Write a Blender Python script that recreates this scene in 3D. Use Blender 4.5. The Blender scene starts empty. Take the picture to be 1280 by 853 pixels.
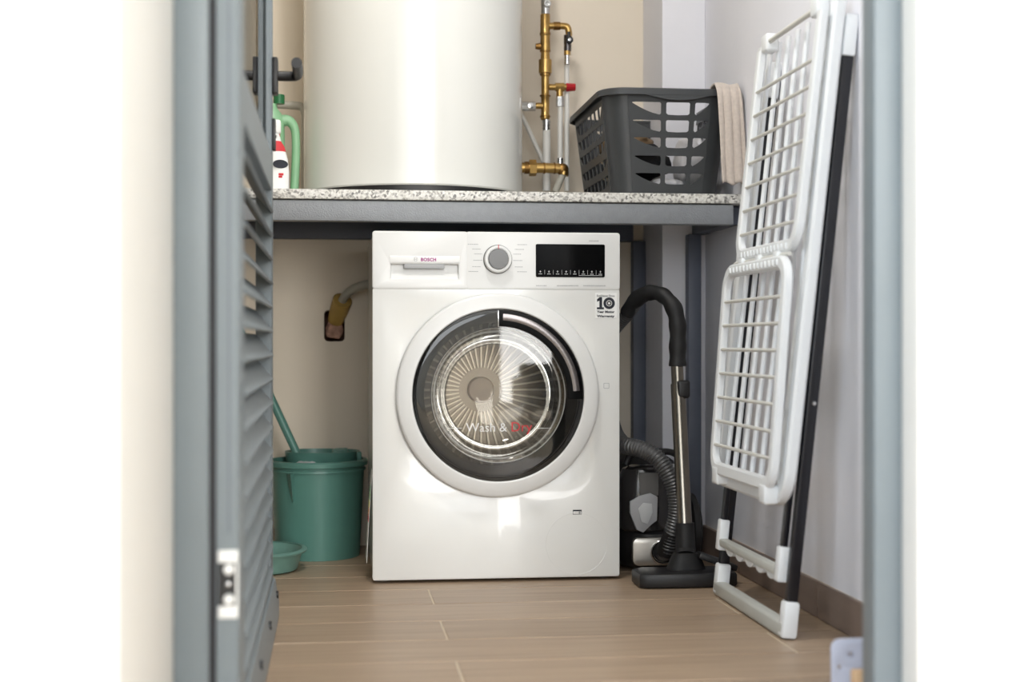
import bpy, bmesh, math, random
from mathutils import Vector, Matrix, noise
random.seed(7)
PI = math.pi
S = bpy.context.scene
C = S.collection

# ------------------------------------------------------------------ camera, world, light, exposure
F_PX, H_CAM, V0 = 1850.0, 0.579, 430.0          # 1280x853 frame
TH = math.atan(0.12); SN, CS = math.sin(TH), math.cos(TH)
cam_d = bpy.data.cameras.new('camera'); cam = bpy.data.objects.new('camera', cam_d); C.objects.link(cam)
cam.location = (0, 0, H_CAM); cam.rotation_euler = (PI/2, 0, -TH)
cam_d.sensor_width = 36; cam_d.lens = F_PX/1280*36; cam_d.shift_y = 3.5/1280
cam_d.clip_start = 0.02
cam_d.dof.use_dof = True; cam_d.dof.focus_distance = 3.62; cam_d.dof.aperture_fstop = 2.3
S.camera = cam

w = bpy.data.worlds.new('sky'); S.world = w; w.use_nodes = True
bg = w.node_tree.nodes['Background']; bg.inputs[0].default_value = (0.80, 0.90, 1.0, 1); bg.inputs[1].default_value = 1.0

def area(name, loc, aim, sx, sy, power, col):
    l = bpy.data.lights.new(name, 'AREA'); l.shape = 'RECTANGLE'; l.size = sx; l.size_y = sy
    l.energy = power; l.color = col
    o = bpy.data.objects.new(name, l); C.objects.link(o); o.location = loc
    o.rotation_euler = (Vector(aim)-Vector(loc)).to_track_quat('-Z', 'Y').to_euler()
    return o
area('daylight_balcony_door', (2.12, -5.13, 1.68), (2.12, 0, 1.68), 1.5, 3.2, 195, (1.0, 0.985, 0.955))    # sunlit balcony door behind
area('added_rear_daylight', (-0.6, -5.13, 2.25), (-0.6, 0, 2.25), 3.1, 1.95, 92, (0.97, 0.985, 1.0))        # added wide rear opening, unseen, to widen the frontal light
area('daylight_side_window', (-2.63, -2.15, 1.55), (0, -2.15, 1.55), 3.6, 1.9, 172, (0.72, 0.85, 1.0))        # cool sky light, side window
S.view_settings.view_transform = 'Standard'; S.view_settings.look = 'None'
S.view_settings.gamma = 1.0; S.view_settings.use_curve_mapping = False
S.view_settings.exposure = 0.3

# ------------------------------------------------------------------ pixel -> room helper (depth from the surface a thing touches)
def P(u, v, x=None, y=None, z=None):
    a = (u-640)/F_PX; r = (a*CS+SN, CS-a*SN, (V0-v)/F_PX)
    t = x/r[0] if x is not None else y/r[1] if y is not None else (z-H_CAM)/r[2]
    return Vector((r[0]*t, r[1]*t, H_CAM+r[2]*t))

# ------------------------------------------------------------------ materials
def srgb(r, g, b):
    f = lambda c: ((c/255+0.055)/1.055)**2.4 if c/255 > 0.04045 else c/255/12.92
    return (f(r), f(g), f(b), 1)
MATS = {}
def mat(name, col, rough=0.5, metal=0.0, var=0.04, scale=12.0, bump=0.0, bscale=80.0, spec=0.5, coat=0.0, stretch=None, sheen=0.0):
    if name in MATS: return MATS[name]
    m = bpy.data.materials.new(name); m.use_nodes = True; nt = m.node_tree; b = nt.nodes['Principled BSDF']
    b.inputs['Roughness'].default_value = rough; b.inputs['Metallic'].default_value = metal
    b.inputs['Specular IOR Level'].default_value = spec; b.inputs['Coat Weight'].default_value = coat
    if sheen: b.inputs['Sheen Weight'].default_value = sheen
    tc = nt.nodes.new('ShaderNodeTexCoord'); mp = nt.nodes.new('ShaderNodeMapping')
    if stretch: mp.inputs['Scale'].default_value = stretch
    nt.links.new(tc.outputs['Object'], mp.inputs[0])
    n = nt.nodes.new('ShaderNodeTexNoise'); n.inputs['Scale'].default_value = scale; n.inputs['Detail'].default_value = 4
    nt.links.new(mp.outputs[0], n.inputs['Vector'])
    r = nt.nodes.new('ShaderNodeValToRGB'); r.color_ramp.elements[0].position = 0.3; r.color_ramp.elements[1].position = 0.7
    r.color_ramp.elements[0].color = tuple(max(0, c*(1-var)) for c in col[:3])+(1,)
    r.color_ramp.elements[1].color = tuple(min(1, c*(1+var)) for c in col[:3])+(1,)
    nt.links.new(n.outputs['Fac'], r.inputs[0]); nt.links.new(r.outputs[0], b.inputs['Base Color'])
    if bump:
        n2 = nt.nodes.new('ShaderNodeTexNoise'); n2.inputs['Scale'].default_value = bscale; n2.inputs['Detail'].default_value = 3
        nt.links.new(mp.outputs[0], n2.inputs['Vector'])
        bp = nt.nodes.new('ShaderNodeBump'); bp.inputs['Strength'].default_value = bump; bp.inputs['Distance'].default_value = 0.002
        nt.links.new(n2.outputs['Fac'], bp.inputs['Height']); nt.links.new(bp.outputs[0], b.inputs['Normal'])
    MATS[name] = m; return m
def glassy(name, tint, gloss_rough=0.0, ior=1.5, boost=1.0):
    m = bpy.data.materials.new(name); m.use_nodes = True; nt = m.node_tree; nt.nodes.remove(nt.nodes['Principled BSDF'])
    out = nt.nodes['Material Output']; t = nt.nodes.new('ShaderNodeBsdfTransparent'); t.inputs[0].default_value = tint
    g = nt.nodes.new('ShaderNodeBsdfGlossy'); g.inputs['Roughness'].default_value = gloss_rough
    fr = nt.nodes.new('ShaderNodeFresnel'); fr.inputs[0].default_value = ior
    mu = nt.nodes.new('ShaderNodeMath'); mu.operation = 'MULTIPLY'; mu.inputs[1].default_value = boost; mu.use_clamp = True
    mx = nt.nodes.new('ShaderNodeMixShader'); nt.links.new(fr.outputs[0], mu.inputs[0]); nt.links.new(mu.outputs[0], mx.inputs[0])
    nt.links.new(t.outputs[0], mx.inputs[1]); nt.links.new(g.outputs[0], mx.inputs[2]); nt.links.new(mx.outputs[0], out.inputs[0])
    MATS[name] = m; return m
def granite():
    m = mat('granite', (0.5, 0.5, 0.5, 1), 0.35); nt = m.node_tree; b = nt.nodes['Principled BSDF']
    tc = nt.nodes.new('ShaderNodeTexCoord'); v = nt.nodes.new('ShaderNodeTexVoronoi'); v.inputs['Scale'].default_value = 190
    n = nt.nodes.new('ShaderNodeTexNoise'); n.inputs['Scale'].default_value = 150; n.inputs['Detail'].default_value = 6
    n2 = nt.nodes.new('ShaderNodeTexNoise'); n2.inputs['Scale'].default_value = 12
    for q in (v, n, n2): nt.links.new(tc.outputs['Object'], q.inputs['Vector'])
    bw = nt.nodes.new('ShaderNodeRGBToBW'); nt.links.new(v.outputs['Color'], bw.inputs[0])
    a = nt.nodes.new('ShaderNodeMath'); a.operation = 'ADD'; nt.links.new(bw.outputs[0], a.inputs[0]); nt.links.new(n.outputs['Fac'], a.inputs[1])
    a2 = nt.nodes.new('ShaderNodeMath'); a2.operation = 'MULTIPLY_ADD'; a2.inputs[1].default_value = 0.35
    nt.links.new(n2.outputs['Fac'], a2.inputs[0]); nt.links.new(a.outputs[0], a2.inputs[2])
    r = nt.nodes.new('ShaderNodeValToRGB'); e = r.color_ramp.elements
    e[0].position = 0.30; e[0].color = srgb(45, 44, 44); e[1].position = 0.95; e[1].color = srgb(226, 224, 218)
    k = e.new(0.55); k.color = srgb(150, 147, 142); k = e.new(0.70); k.color = srgb(206, 203, 196)
    sc = nt.nodes.new('ShaderNodeMath'); sc.operation = 'MULTIPLY'; sc.inputs[1].default_value = 0.62
    nt.links.new(a2.outputs[0], sc.inputs[0]); nt.links.new(sc.outputs[0], r.inputs[0]); nt.links.new(r.outputs[0], b.inputs['Base Color'])
    return m
def woodtile():
    m = mat('wood_tile', srgb(176, 152, 126), 0.42); nt = m.node_tree; b = nt.nodes['Principled BSDF']
    tc = nt.nodes.new('ShaderNodeTexCoord'); oi = nt.nodes.new('ShaderNodeObjectInfo')
    mp = nt.nodes.new('ShaderNodeMapping'); mp.inputs['Scale'].default_value = (1.2, 22, 1)
    ad = nt.nodes.new('ShaderNodeVectorMath'); ad.operation = 'ADD'; nt.links.new(tc.outputs['Object'], ad.inputs[0]); nt.links.new(oi.outputs['Location'], ad.inputs[1])
    nt.links.new(ad.outputs[0], mp.inputs[0])
    n = nt.nodes.new('ShaderNodeTexNoise'); n.inputs['Scale'].default_value = 2.4; n.inputs['Detail'].default_value = 7; n.inputs['Distortion'].default_value = 0.6
    nt.links.new(mp.outputs[0], n.inputs['Vector'])
    r = nt.nodes.new('ShaderNodeValToRGB'); e = r.color_ramp.elements
    e[0].position = 0.25; e[0].color = srgb(150, 127, 105); e[1].position = 0.8; e[1].color = srgb(181, 158, 133)
    nt.links.new(n.outputs['Fac'], r.inputs[0])
    hs = nt.nodes.new('ShaderNodeHueSaturation'); mr = nt.nodes.new('ShaderNodeMapRange'); mr.inputs['To Min'].default_value = 0.94; mr.inputs['To Max'].default_value = 1.06
    nt.links.new(oi.outputs['Random'], mr.inputs[0]); nt.links.new(mr.outputs[0], hs.inputs['Value']); nt.links.new(r.outputs[0], hs.inputs['Color'])
    nt.links.new(hs.outputs[0], b.inputs['Base Color'])
    return m
M = dict(
 wall=mat('wall_beige', srgb(240, 228, 210), 0.9, var=0.02, scale=3, bump=0.15, bscale=60),
 wallr=mat('wall_cool_tint', srgb(236, 235, 240), 0.9, var=0.02, scale=3, bump=0.25, bscale=70),  # right wall: lavender tint of the cool light put into the paint
 white=mat('wall_white', srgb(232, 231, 227), 0.85, var=0.015, scale=2, bump=0.08, bscale=60),
 ceil=mat('ceiling_white', srgb(240, 240, 238), 0.9, var=0.01),
 grey=mat('grey_aluminium', srgb(120, 129, 134), 0.42, var=0.03, scale=5, bump=0.04, bscale=300),
 gasket=mat('gap_shade', srgb(40, 38, 42), 0.7),  # dark tone for the shade in the gap beside the leaf
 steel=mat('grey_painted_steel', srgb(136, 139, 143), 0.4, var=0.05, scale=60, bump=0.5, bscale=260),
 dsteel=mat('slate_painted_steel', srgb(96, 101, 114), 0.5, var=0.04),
 granite=granite(), tile=woodtile(),
 grout=mat('grout', srgb(205, 190, 168), 0.9, var=0.05, scale=40),
 base=mat('skirting_tile', srgb(128, 110, 99), 0.5, var=0.07, scale=6, stretch=(1, 1, 6)),
 enamel=mat('white_enamel', srgb(232, 232, 229), 0.22, var=0.01, scale=2, coat=0.3),
 panelw=mat('white_plastic', srgb(229, 229, 227), 0.35, var=0.01, scale=2),
 boiler=mat('boiler_enamel', srgb(222, 222, 217), 0.17, var=0.012, scale=2),
 black=mat('black_plastic', srgb(26, 25, 26), 0.45, var=0.1),
 blackr=mat('black_rubber', srgb(18, 17, 18), 0.6, var=0.1),
 gloss=mat('black_gloss', srgb(10, 10, 11), 0.22, var=0.05, spec=0.04),
 knobg=mat('knob_grey', srgb(86, 86, 86), 0.35, metal=0.3, var=0.02),
 greyp=mat('print_grey', srgb(176, 177, 178), 0.6, var=0.02), dprint=mat('print_dark', srgb(24, 27, 40), 0.6, var=0.02),
 wprint=mat('print_white', srgb(225, 225, 225), 0.6, var=0.02), rprint=mat('print_red', srgb(206, 52, 60), 0.6, var=0.02),
 mprint=mat('print_magenta', srgb(160, 40, 130), 0.6, var=0.02),
 label=mat('label_white', srgb(240, 240, 238), 0.5, var=0.01),
 chrome=mat('chrome', srgb(205, 205, 205), 0.18, metal=1.0, var=0.03),
 drum=mat('drum_steel', srgb(112, 106, 99), 0.3, metal=1.0, var=0.06),
 rib=mat('rib_steel_glint', srgb(190, 184, 174), 0.3, metal=1.0, var=0.04), hub=mat('hub_peach_lit', srgb(226, 208, 192), 0.5),  # ribs lightened for their reflections, hub coloured by peach light on metal
 dchrome=mat('dark_chrome', srgb(96, 92, 92), 0.2, metal=1.0, var=0.05),
 rubber=mat('grey_rubber', srgb(92, 90, 88), 0.7),
 brass=mat('brass', srgb(190, 156, 96), 0.3, metal=1.0, var=0.14, scale=40),
 brassd=mat('dark_brass', srgb(140, 106, 60), 0.4, metal=1.0, var=0.14, scale=40),
 pipew=mat('white_pipe', srgb(226, 224, 218), 0.4, var=0.02), pipeg=mat('grey_pipe', srgb(176, 172, 160), 0.5, var=0.04),
 red=mat('red_plastic', srgb(182, 24, 34), 0.4), teal=mat('teal_plastic', srgb(92, 140, 130), 0.38, var=0.03, scale=5),
 tealp=mat('pale_teal_plastic', srgb(112, 152, 142), 0.38, var=0.03, scale=5),
 green=mat('green_plastic', srgb(134, 180, 140), 0.4), dgreen=mat('dark_green_plastic', srgb(22, 98, 54), 0.4),
 basket=mat('charcoal_plastic', srgb(58, 60, 62), 0.42, var=0.03, bump=0.05, bscale=200),
 rackw=mat('rack_white', srgb(240, 242, 243), 0.4, var=0.015), rackg=mat('rack_foot_grey', srgb(190, 190, 183), 0.5, var=0.03),
 wire=mat('rack_wire', srgb(222, 220, 213), 0.4, var=0.02), rackb=mat('rack_black', srgb(24, 24, 30), 0.32, var=0.05),
 towel=mat('towel_beige', srgb(208, 195, 184), 0.95, var=0.06, scale=120, bump=0.7, bscale=500, sheen=0.3),
 cloth=mat('cloth_white', srgb(220, 218, 220), 0.9, var=0.03, bump=0.3, bscale=300), clothb=mat('cloth_black', srgb(26, 25, 28), 0.9, var=0.1, bump=0.3, bscale=300),
 clothn=mat('cloth_brown', srgb(120, 98, 72), 0.9, var=0.1),
 hosem=mat('hose_grey', srgb(84, 84, 84), 0.32, metal=0.25), tube=mat('brushed_tube', srgb(142, 136, 126), 0.25, metal=1.0, var=0.05),
 bin=mat('smoked_bin', srgb(38, 36, 36), 0.12, coat=0.5), filt=mat('filter_grey', srgb(150, 150, 152), 0.5), silver=mat('silver_plastic', srgb(172, 168, 162), 0.3, metal=0.8),
 foam=mat('pink_foam', srgb(190, 150, 132), 0.95, var=0.25, scale=60, bump=1.0, bscale=90), yel=mat('yellow_sleeve', srgb(192, 158, 84), 0.5, var=0.12, scale=30),
 hole=mat('wall_core', srgb(120, 92, 78), 0.95, var=0.2, scale=30),
 lav=mat('lavender_plastic', srgb(186, 190, 206), 0.5, var=0.02), peach=mat('pale_wood', srgb(206, 172, 134), 0.6, var=0.06, stretch=(1, 1, 8)),
 brownw=mat('brown_wood', srgb(92, 62, 44), 0.5, var=0.2, stretch=(8, 1, 1)), slate=mat('slate_fabric', srgb(98, 108, 116), 0.8, var=0.05),
)
glassy('clear_glass', (0.93, 0.97, 0.94, 1)); M['glass'] = MATS['clear_glass']
glassy('tinted_glass', (0.13, 0.125, 0.12, 1), boost=1.3); M['tint'] = MATS['tinted_glass']
glassy('port_glass', (0.92, 0.90, 0.86, 1), boost=1.1); M['port'] = MATS['port_glass']
glassy('bowl_glass', (0.96, 0.95, 0.93, 1), boost=0.8); M['bowl'] = MATS['bowl_glass']

# ------------------------------------------------------------------ mesh builder
def V(*a): return Vector(a)
def smooth_path(pts, n=8, closed=False):
    pts = [Vector(p) for p in pts]; out = []; N = len(pts)
    for i in range(N if closed else N-1):
        g = lambda k: pts[k % N] if closed else pts[max(0, min(N-1, k))]
        p0, p1, p2, p3 = g(i-1), g(i), g(i+1), g(i+2)
        for j in range(n):
            t = j/n
            out.append(0.5*((2*p1)+(p2-p0)*t+(2*p0-5*p1+4*p2-p3)*t*t+(3*p1-p0-3*p2+p3)*t**3))
    if not closed: out.append(pts[-1])
    return out
def resample(pts, step):
    out = [pts[0].copy()]; acc = 0.0
    for a, b in zip(pts[:-1], pts[1:]):
        L = (b-a).length; d = step-acc
        while d <= L: out.append(a.lerp(b, d/L)); d += step
        acc = L-(d-step)
    return out
class B:
    def __init__(s): s.bm = bmesh.new()
    def box(s, lo, hi, bev=0.0, seg=2, rot=None, skip=None):
        lo, hi = Vector(lo), Vector(hi); c = (lo+hi)/2; d = hi-lo
        r = bmesh.ops.create_cube(s.bm, size=1.0); vs = r['verts']
        for v in vs: v.co = Vector((v.co.x*d.x, v.co.y*d.y, v.co.z*d.z))
        if bev:
            es = list({e for v in vs for e in v.link_edges})
            rb = bmesh.ops.bevel(s.bm, geom=es, offset=bev, segments=seg, profile=0.5, affect='EDGES')
            vs = list({v for f in rb['faces'] for v in f.verts} | {v for v in vs if v.is_valid})
        if rot is not None:
            for v in vs: v.co = rot @ v.co
        for v in vs: v.co += c
        return s
    def loft(s, rings, cap=True, closed=True, ringclosed=True, cap0=True, cap1=True):
        R = [[s.bm.verts.new(p) for p in ring] for ring in rings]
        for a, b in zip(R[:-1], R[1:]):
            n = len(a)
            for i in range(n if ringclosed else n-1):
                j = (i+1) % n; s.bm.faces.new((a[i], a[j], b[j], b[i]))
        if cap and ringclosed:
            if cap0: s.bm.faces.new(list(reversed(R[0])))
            if cap1: s.bm.faces.new(R[-1])
        return s
    def tube(s, pts, r, seg=10, closed=False, cap=True):
        pts = [Vector(p) for p in pts]; n = len(pts); rs = r if isinstance(r, (list, tuple)) else [r]*n
        T = []
        for i in range(n):
            a = pts[(i-1) % n] if closed else pts[max(0, i-1)]; b = pts[(i+1) % n] if closed else pts[min(n-1, i+1)]
            T.append((b-a).normalized())
        u = T[0].orthogonal().normalized(); rings = []
        for i in range(n):
            u = (u-T[i]*u.dot(T[i])).normalized(); v = T[i].cross(u)
            rings.append([pts[i]+(u*math.cos(2*PI*k/seg)+v*math.sin(2*PI*k/seg))*rs[i] for k in range(seg)])
        if closed: rings.append(rings[0])
        if closed:
            RV = [[s.bm.verts.new(p) for p in ring] for ring in rings[:-1]]
            for i in range(len(RV)):
                a, b = RV[i], RV[(i+1) % len(RV)]
                for k in range(seg): s.bm.faces.new((a[k], a[(k+1) % seg], b[(k+1) % seg], b[k]))
        else: s.loft(rings, cap)
        return s
    def cyl(s, p0, p1, r0, r1=None, seg=20): return s.tube([p0, p1], [r0, r0 if r1 is None else r1], seg)
    def lathe(s, prof, o, axis='Z', seg=48, a0=0, a1=2*PI):
        """prof: (radius, along); axis 'Z' up or 'Y' towards the viewer (-Y)"""
        o = Vector(o); full = abs(a1-a0-2*PI) < 1e-6; n = seg if full else seg+1; rings = []
        def pt(r, h, a):
            if axis == 'Z': return o+V(r*math.cos(a), r*math.sin(a), h)
            if axis == 'X': return o+V(h, r*math.cos(a), r*math.sin(a))
            return o+V(r*math.cos(a), -h, r*math.sin(a))
        cols = [[None]*len(prof) for _ in range(n)]
        for j, (r, h) in enumerate(prof):
            if r < 1e-7:
                v = s.bm.verts.new(pt(0, h, 0))
                for i in range(n): cols[i][j] = v
            else:
                for i in range(n): cols[i][j] = s.bm.verts.new(pt(r, h, a0+(a1-a0)*i/seg))
        for i in range(seg):
            a, b = cols[i], cols[(i+1) % n]
            for j in range(len(prof)-1):
                f = []
                for q in (a[j], b[j], b[j+1], a[j+1]):
                    if q not in f: f.append(q)
                if len(f) > 2: s.bm.faces.new(f)
        if not full and len(prof) > 2:
            s.bm.faces.new(cols[0]); s.bm.faces.new(list(reversed(cols[-1])))
        return s
    def sweep(s, path, N, sec, closed=True):
        """planar path, N plane normal, sec list of (in-plane outward, along N)"""
        path = [Vector(p) for p in path]; N = Vector(N).normalized(); n = len(path); rings = []
        for i in range(n):
            a = path[(i-1) % n] if closed else path[max(0, i-1)]; b = path[(i+1) % n] if closed else path[min(n-1, i+1)]
            t = (b-a).normalized(); o = t.cross(N).normalized()
            rings.append([path[i]+o*p+N*q for p, q in sec])
        RV = [[s.bm.verts.new(p) for p in r] for r in rings]; m = len(sec)
        for i in range(n if closed else n-1):
            a, b = RV[i], RV[(i+1) % n]
            for k in range(m): s.bm.faces.new((a[k], a[(k+1) % m], b[(k+1) % m], b[k]))
        if not closed: s.bm.faces.new(RV[0]); s.bm.faces.new(list(reversed(RV[-1])))
        return s
    def mesh(s, name='m', smooth=38):
        bmesh.ops.recalc_face_normals(s.bm, faces=s.bm.faces)
        me = bpy.data.meshes.new(name); s.bm.to_mesh(me); s.bm.free()
        me.shade_smooth(); me.set_sharp_from_angle(angle=math.radians(smooth)); return me
def root_of(o):
    while o.parent: o = o.parent
    return o
def link(name, me, m, parent=None, loc=(0, 0, 0)):
    me.materials.clear(); me.materials.append(m)
    o = bpy.data.objects.new(name, me); C.objects.link(o); o.location = loc
    if parent: o.parent = parent
    return o
def obj(name, b, m, parent=None, smooth=38):
    """b is a builder in room coordinates; children are shifted into their root's frame"""
    me = b.mesh(name, smooth) if isinstance(b, B) else b
    if parent:
        L = root_of(parent).location.copy(); me.transform(Matrix.Translation(-L))
        return link(name, me, m, parent)
    co = [v.co for v in me.vertices]                     # origin at base centre
    c = V((min(q.x for q in co)+max(q.x for q in co))/2, (min(q.y for q in co)+max(q.y for q in co))/2, min(q.z for q in co))
    me.transform(Matrix.Translation(-c)); return link(name, me, m, None, c)
def tag(o, label, cat, group=None):
    o['label'] = label; o['category'] = cat
    if group: o['group'] = group
    return o
def thing(name, loc, label, cat, group=None):
    o = bpy.data.objects.new(name, None); C.objects.link(o); o.location = loc; o.empty_display_size = 0.05
    return tag(o, label, cat, group)
def struct(name, b, m, parent=None):
    o = obj(name, b, m, parent)
    if not parent: o['kind'] = 'structure'
    return o
def struct_empty(name, loc):
    o = bpy.data.objects.new(name, None); C.objects.link(o); o.location = loc; o['kind'] = 'structure'; return o
def copy_of(o, parent, off):
    c = o.copy(); C.objects.link(c); c.parent = parent; c.location = o.location+Vector(off); return c
RX = Matrix.Rotation(PI/2, 4, 'X')
def shape2d(outer, holes, depth, bevel=0.0):
    """flat outline with holes, extruded +-depth/2 about z=0"""
    cu = bpy.data.curves.new('s', 'CURVE'); cu.dimensions = '2D'; cu.fill_mode = 'BOTH'; cu.extrude = max(0, depth/2-bevel); cu.bevel_depth = bevel; cu.bevel_resolution = 1
    for pl in [outer]+list(holes):
        sp = cu.splines.new('POLY'); sp.points.add(len(pl)-1); sp.use_cyclic_u = True
        for q, p in zip(pl, sp.points): p.co = (q[0], q[1], 0, 1)
    o = bpy.data.objects.new('s', cu); C.objects.link(o)
    me = bpy.data.meshes.new_from_object(o.evaluated_get(bpy.context.evaluated_depsgraph_get()))
    bpy.data.objects.remove(o); bpy.data.curves.remove(cu)
    bm = bmesh.new(); bm.from_mesh(me); bmesh.ops.remove_doubles(bm, verts=bm.verts, dist=1e-6); bm.to_mesh(me); bm.free()
    me.shade_smooth(); me.set_sharp_from_angle(angle=math.radians(38)); return me
def text_mesh(txt, size, depth=0.0004, bold=0.0, spacing=1.0, align='LEFT'):
    cu = bpy.data.curves.new('t', 'FONT'); cu.body = txt; cu.size = size; cu.extrude = depth; cu.offset = bold; cu.space_character = spacing
    cu.align_x = align; cu.resolution_u = 3
    o = bpy.data.objects.new('t', cu); C.objects.link(o)
    me = bpy.data.meshes.new_from_object(o.evaluated_get(bpy.context.evaluated_depsgraph_get()))
    bpy.data.objects.remove(o); bpy.data.curves.remove(cu); return me
def text_on(name, txt, x, y, z, width, m, parent, bold=0.0, height=None, spacing=1.0):
    """lettering facing -Y, left edge x, baseline z, fitted to width"""
    me = text_mesh(txt, 0.1, bold=bold, spacing=spacing)
    xs = [v.co.x for v in me.vertices]; ys = [v.co.y for v in me.vertices]
    k = width/(max(xs)-min(xs)); ky = height/(max(ys)-min(0, min(ys))) if height else k
    me.transform(Matrix.Translation((-min(xs), 0, 0))); me.transform(Matrix.Diagonal((k, ky, 1, 1)))
    me.transform(Matrix.Translation((x, y, z)) @ RX); return obj(name, me, m, parent)
def rrect(x0, y0, x1, y1, r, n=5):
    out = []
    for cx, cy, a in ((x1-r, y1-r, 0), (x0+r, y1-r, PI/2), (x0+r, y0+r, PI), (x1-r, y0+r, 1.5*PI)):
        out += [(cx+r*math.cos(a+PI/2*i/n), cy+r*math.sin(a+PI/2*i/n)) for i in range(n+1)]
    return out
def circ(cx, cy, r, n=64): return [(cx+r*math.cos(2*PI*i/n), cy+r*math.sin(2*PI*i/n)) for i in range(n)]
def ring_se(cx, cy, z, rx, ry, e=2.0, n=40, rot=0.0):
    out = []
    for i in range(n):
        a = 2*PI*i/n; c, s_ = math.cos(a), math.sin(a)
        x = rx*math.copysign(abs(c)**(2/e), c); y = ry*math.copysign(abs(s_)**(2/e), s_)
        out.append(V(cx+x*math.cos(rot)-y*math.sin(rot), cy+x*math.sin(rot)+y*math.cos(rot), z))
    return out

# ================================================================== THE ROOM
XL, XR, YB, ZC = -0.62, 1.022, 4.27, 2.5
# --- floor: slab of grout with every plank tile on it
fl = struct('floor', B().box((-2.6, -5.1, -0.08), (3.5, YB+0.12, -0.0012)), M['grout'])
fl_off = fl.location.copy()
PW, PL, G = 0.2, 1.21, 0.0042
full = B().box((G/2, G/2, -0.006), (PL-G/2, PW-G/2, 0.0), 0.0012, 1).mesh('plank')
k = 0
for row in range(-12, 10):
    y0 = 2.69+PW*row
    if y0 > YB: continue
    off = 0.22 if row % 2 else 0.862-PL
    hall = y0+PW/2 < 2.05
    xa, xb = (-2.5, 3.4) if hall else (XL, XR)
    if y0 < 0.2: continue
    y1 = min(y0+PW, YB)
    for n_ in range(-4, 5):
        a, b_ = off+n_*PL, off+(n_+1)*PL
        if b_ <= xa+0.01 or a >= xb-0.01: continue
        if a >= xa and b_ <= xb and y1 == y0+PW:
            o = link('plank', full, M['tile'], fl, V(a, y0, 0)-fl_off)
        else:
            a2, b2 = max(a, xa), min(b_, xb)
            me = B().box((G/2, G/2, -0.006), (b2-a2-G/2, y1-y0-G/2, 0.0), 0.0012, 1).mesh('plank')
            o = link('plank', me, M['tile'], fl, V(a2, y0, 0)-fl_off)
# --- closet walls
struct('wall_left', B().box((XL-0.12, 2.09, 0), (XL, YB+0.12, ZC)), M['wall'])
hx0, hx1, hz0, hz1 = P(405, 400, y=YB).x, P(431, 400, y=YB).x, P(418, 427, y=YB).z, P(418, 388, y=YB).z
bw = shape2d([(XL, 0), (XR, 0), (XR, ZC), (XL, ZC)], [rrect(hx0, hz0, hx1, hz1, 0.012)], 0.12)
bw.transform(Matrix.Translation((0, YB+0.06, 0)) @ RX)
wb = struct('wall_back', bw, M['wall'])
struct('wall_back_outer', B().box((XL, YB+0.12, 0), (XR, YB+0.2, ZC)), M['hole'])
struct('wall_right', B().box((XR, 2.09, 0), (XR+0.12, YB+0.12, ZC)), M['wallr'])
struct('wall_pillar', B().box((0.90, 4.013, 0), (XR, YB, ZC), 0.002, 1), M['wallr'])
struct('ceiling', B().box((XL-0.12, 2.09, ZC), (XR+0.12, YB+0.2, ZC+0.1)), M['ceil'])
# --- room around the camera: walls, balcony door and added window openings behind, side window opening
JX0, JX1, ZH, YR = -0.2165, 0.809, 3.6, -5.0
struct('wall_hall_left', B().box((-2.5, 1.53, 0), (JX0, 2.09, ZH), 0.004, 2), M['white'])
struct('wall_hall_right', B().box((JX1, 1.985, 0), (3.4, 2.09, ZH), 0.004, 2), M['white'])
struct('wall_above_door', B().box((JX0, 1.985, 2.15), (JX1, 2.09, ZH)), M['white'])
struct('wall_hall_east', B().box((3.4, YR-0.1, 0), (3.5, 2.09, ZH)), M['white'])
wf = lambda lo, hi: B().box(lo, hi)
struct('wall_hall_west', B().box((-2.6, YR-0.1, 0), (-2.5, -4.0, ZH)).box((-2.6, -0.3, 0), (-2.5, 2.09, ZH)).box((-2.6, -4.0, 0), (-2.5, -0.3, 0.55)).box((-2.6, -4.0, 2.55), (-2.5, -0.3, ZH)), M['white'])
struct('wall_hall_rear', B().box((-2.6, YR-0.1, 0), (1.36, YR, 1.25)).box((-2.6, YR-0.1, 1.25), (-2.2, YR, ZH)).box((1.0, YR-0.1, 1.25), (1.36, YR, ZH)).box((2.88, YR-0.1, 0), (3.5, YR, ZH)).box((-2.2, YR-0.1, 3.25), (1.0, YR, ZH)).box((1.36, YR-0.1, 3.32), (2.88, YR, ZH)), M['white'])
struct('ceiling_hall', B().box((-2.6, YR-0.1, ZH), (3.5, 2.09, ZH+0.1)), M['ceil'])
# --- closet ceiling lamp (above the frame)
lampx, lampy = 0.14, 2.78
cl_ = thing('ceiling_lamp', (lampx, lampy, ZC-0.06), 'round white ceiling lamp on the closet ceiling', 'lamp')
obj('lamp_base', B().lathe([(0, ZC), (0.17, ZC), (0.175, ZC-0.02), (0.165, ZC-0.03), (0, ZC-0.03)], (lampx, lampy, 0), 'Z', 48), M['white'], cl_)
def emis(name, col, st):
    m = bpy.data.materials.new(name); m.use_nodes = True; b = m.node_tree.nodes['Principled BSDF']; b.inputs['Base Color'].default_value = (0.8, 0.8, 0.8, 1)
    b.inputs['Emission Color'].default_value = col; b.inputs['Emission Strength'].default_value = st; return m
obj('lamp_diffuser', B().lathe([(0.16, ZC-0.03), (0.155, ZC-0.042), (0.12, ZC-0.05), (0, ZC-0.054)], (lampx, lampy, 0), 'Z', 48), emis('lamp_glow', (1.0, 0.95, 0.88, 1), 2.0), cl_)
ld = bpy.data.lights.new('lamp_light', 'AREA'); ld.shape = 'DISK'; ld.size = 0.30; ld.energy = 13.5; ld.color = (1.0, 0.985, 0.96)
lo_ = bpy.data.objects.new('lamp_light', ld); C.objects.link(lo_); lo_.parent = cl_; lo_.location = (0, 0, 0.0)
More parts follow.
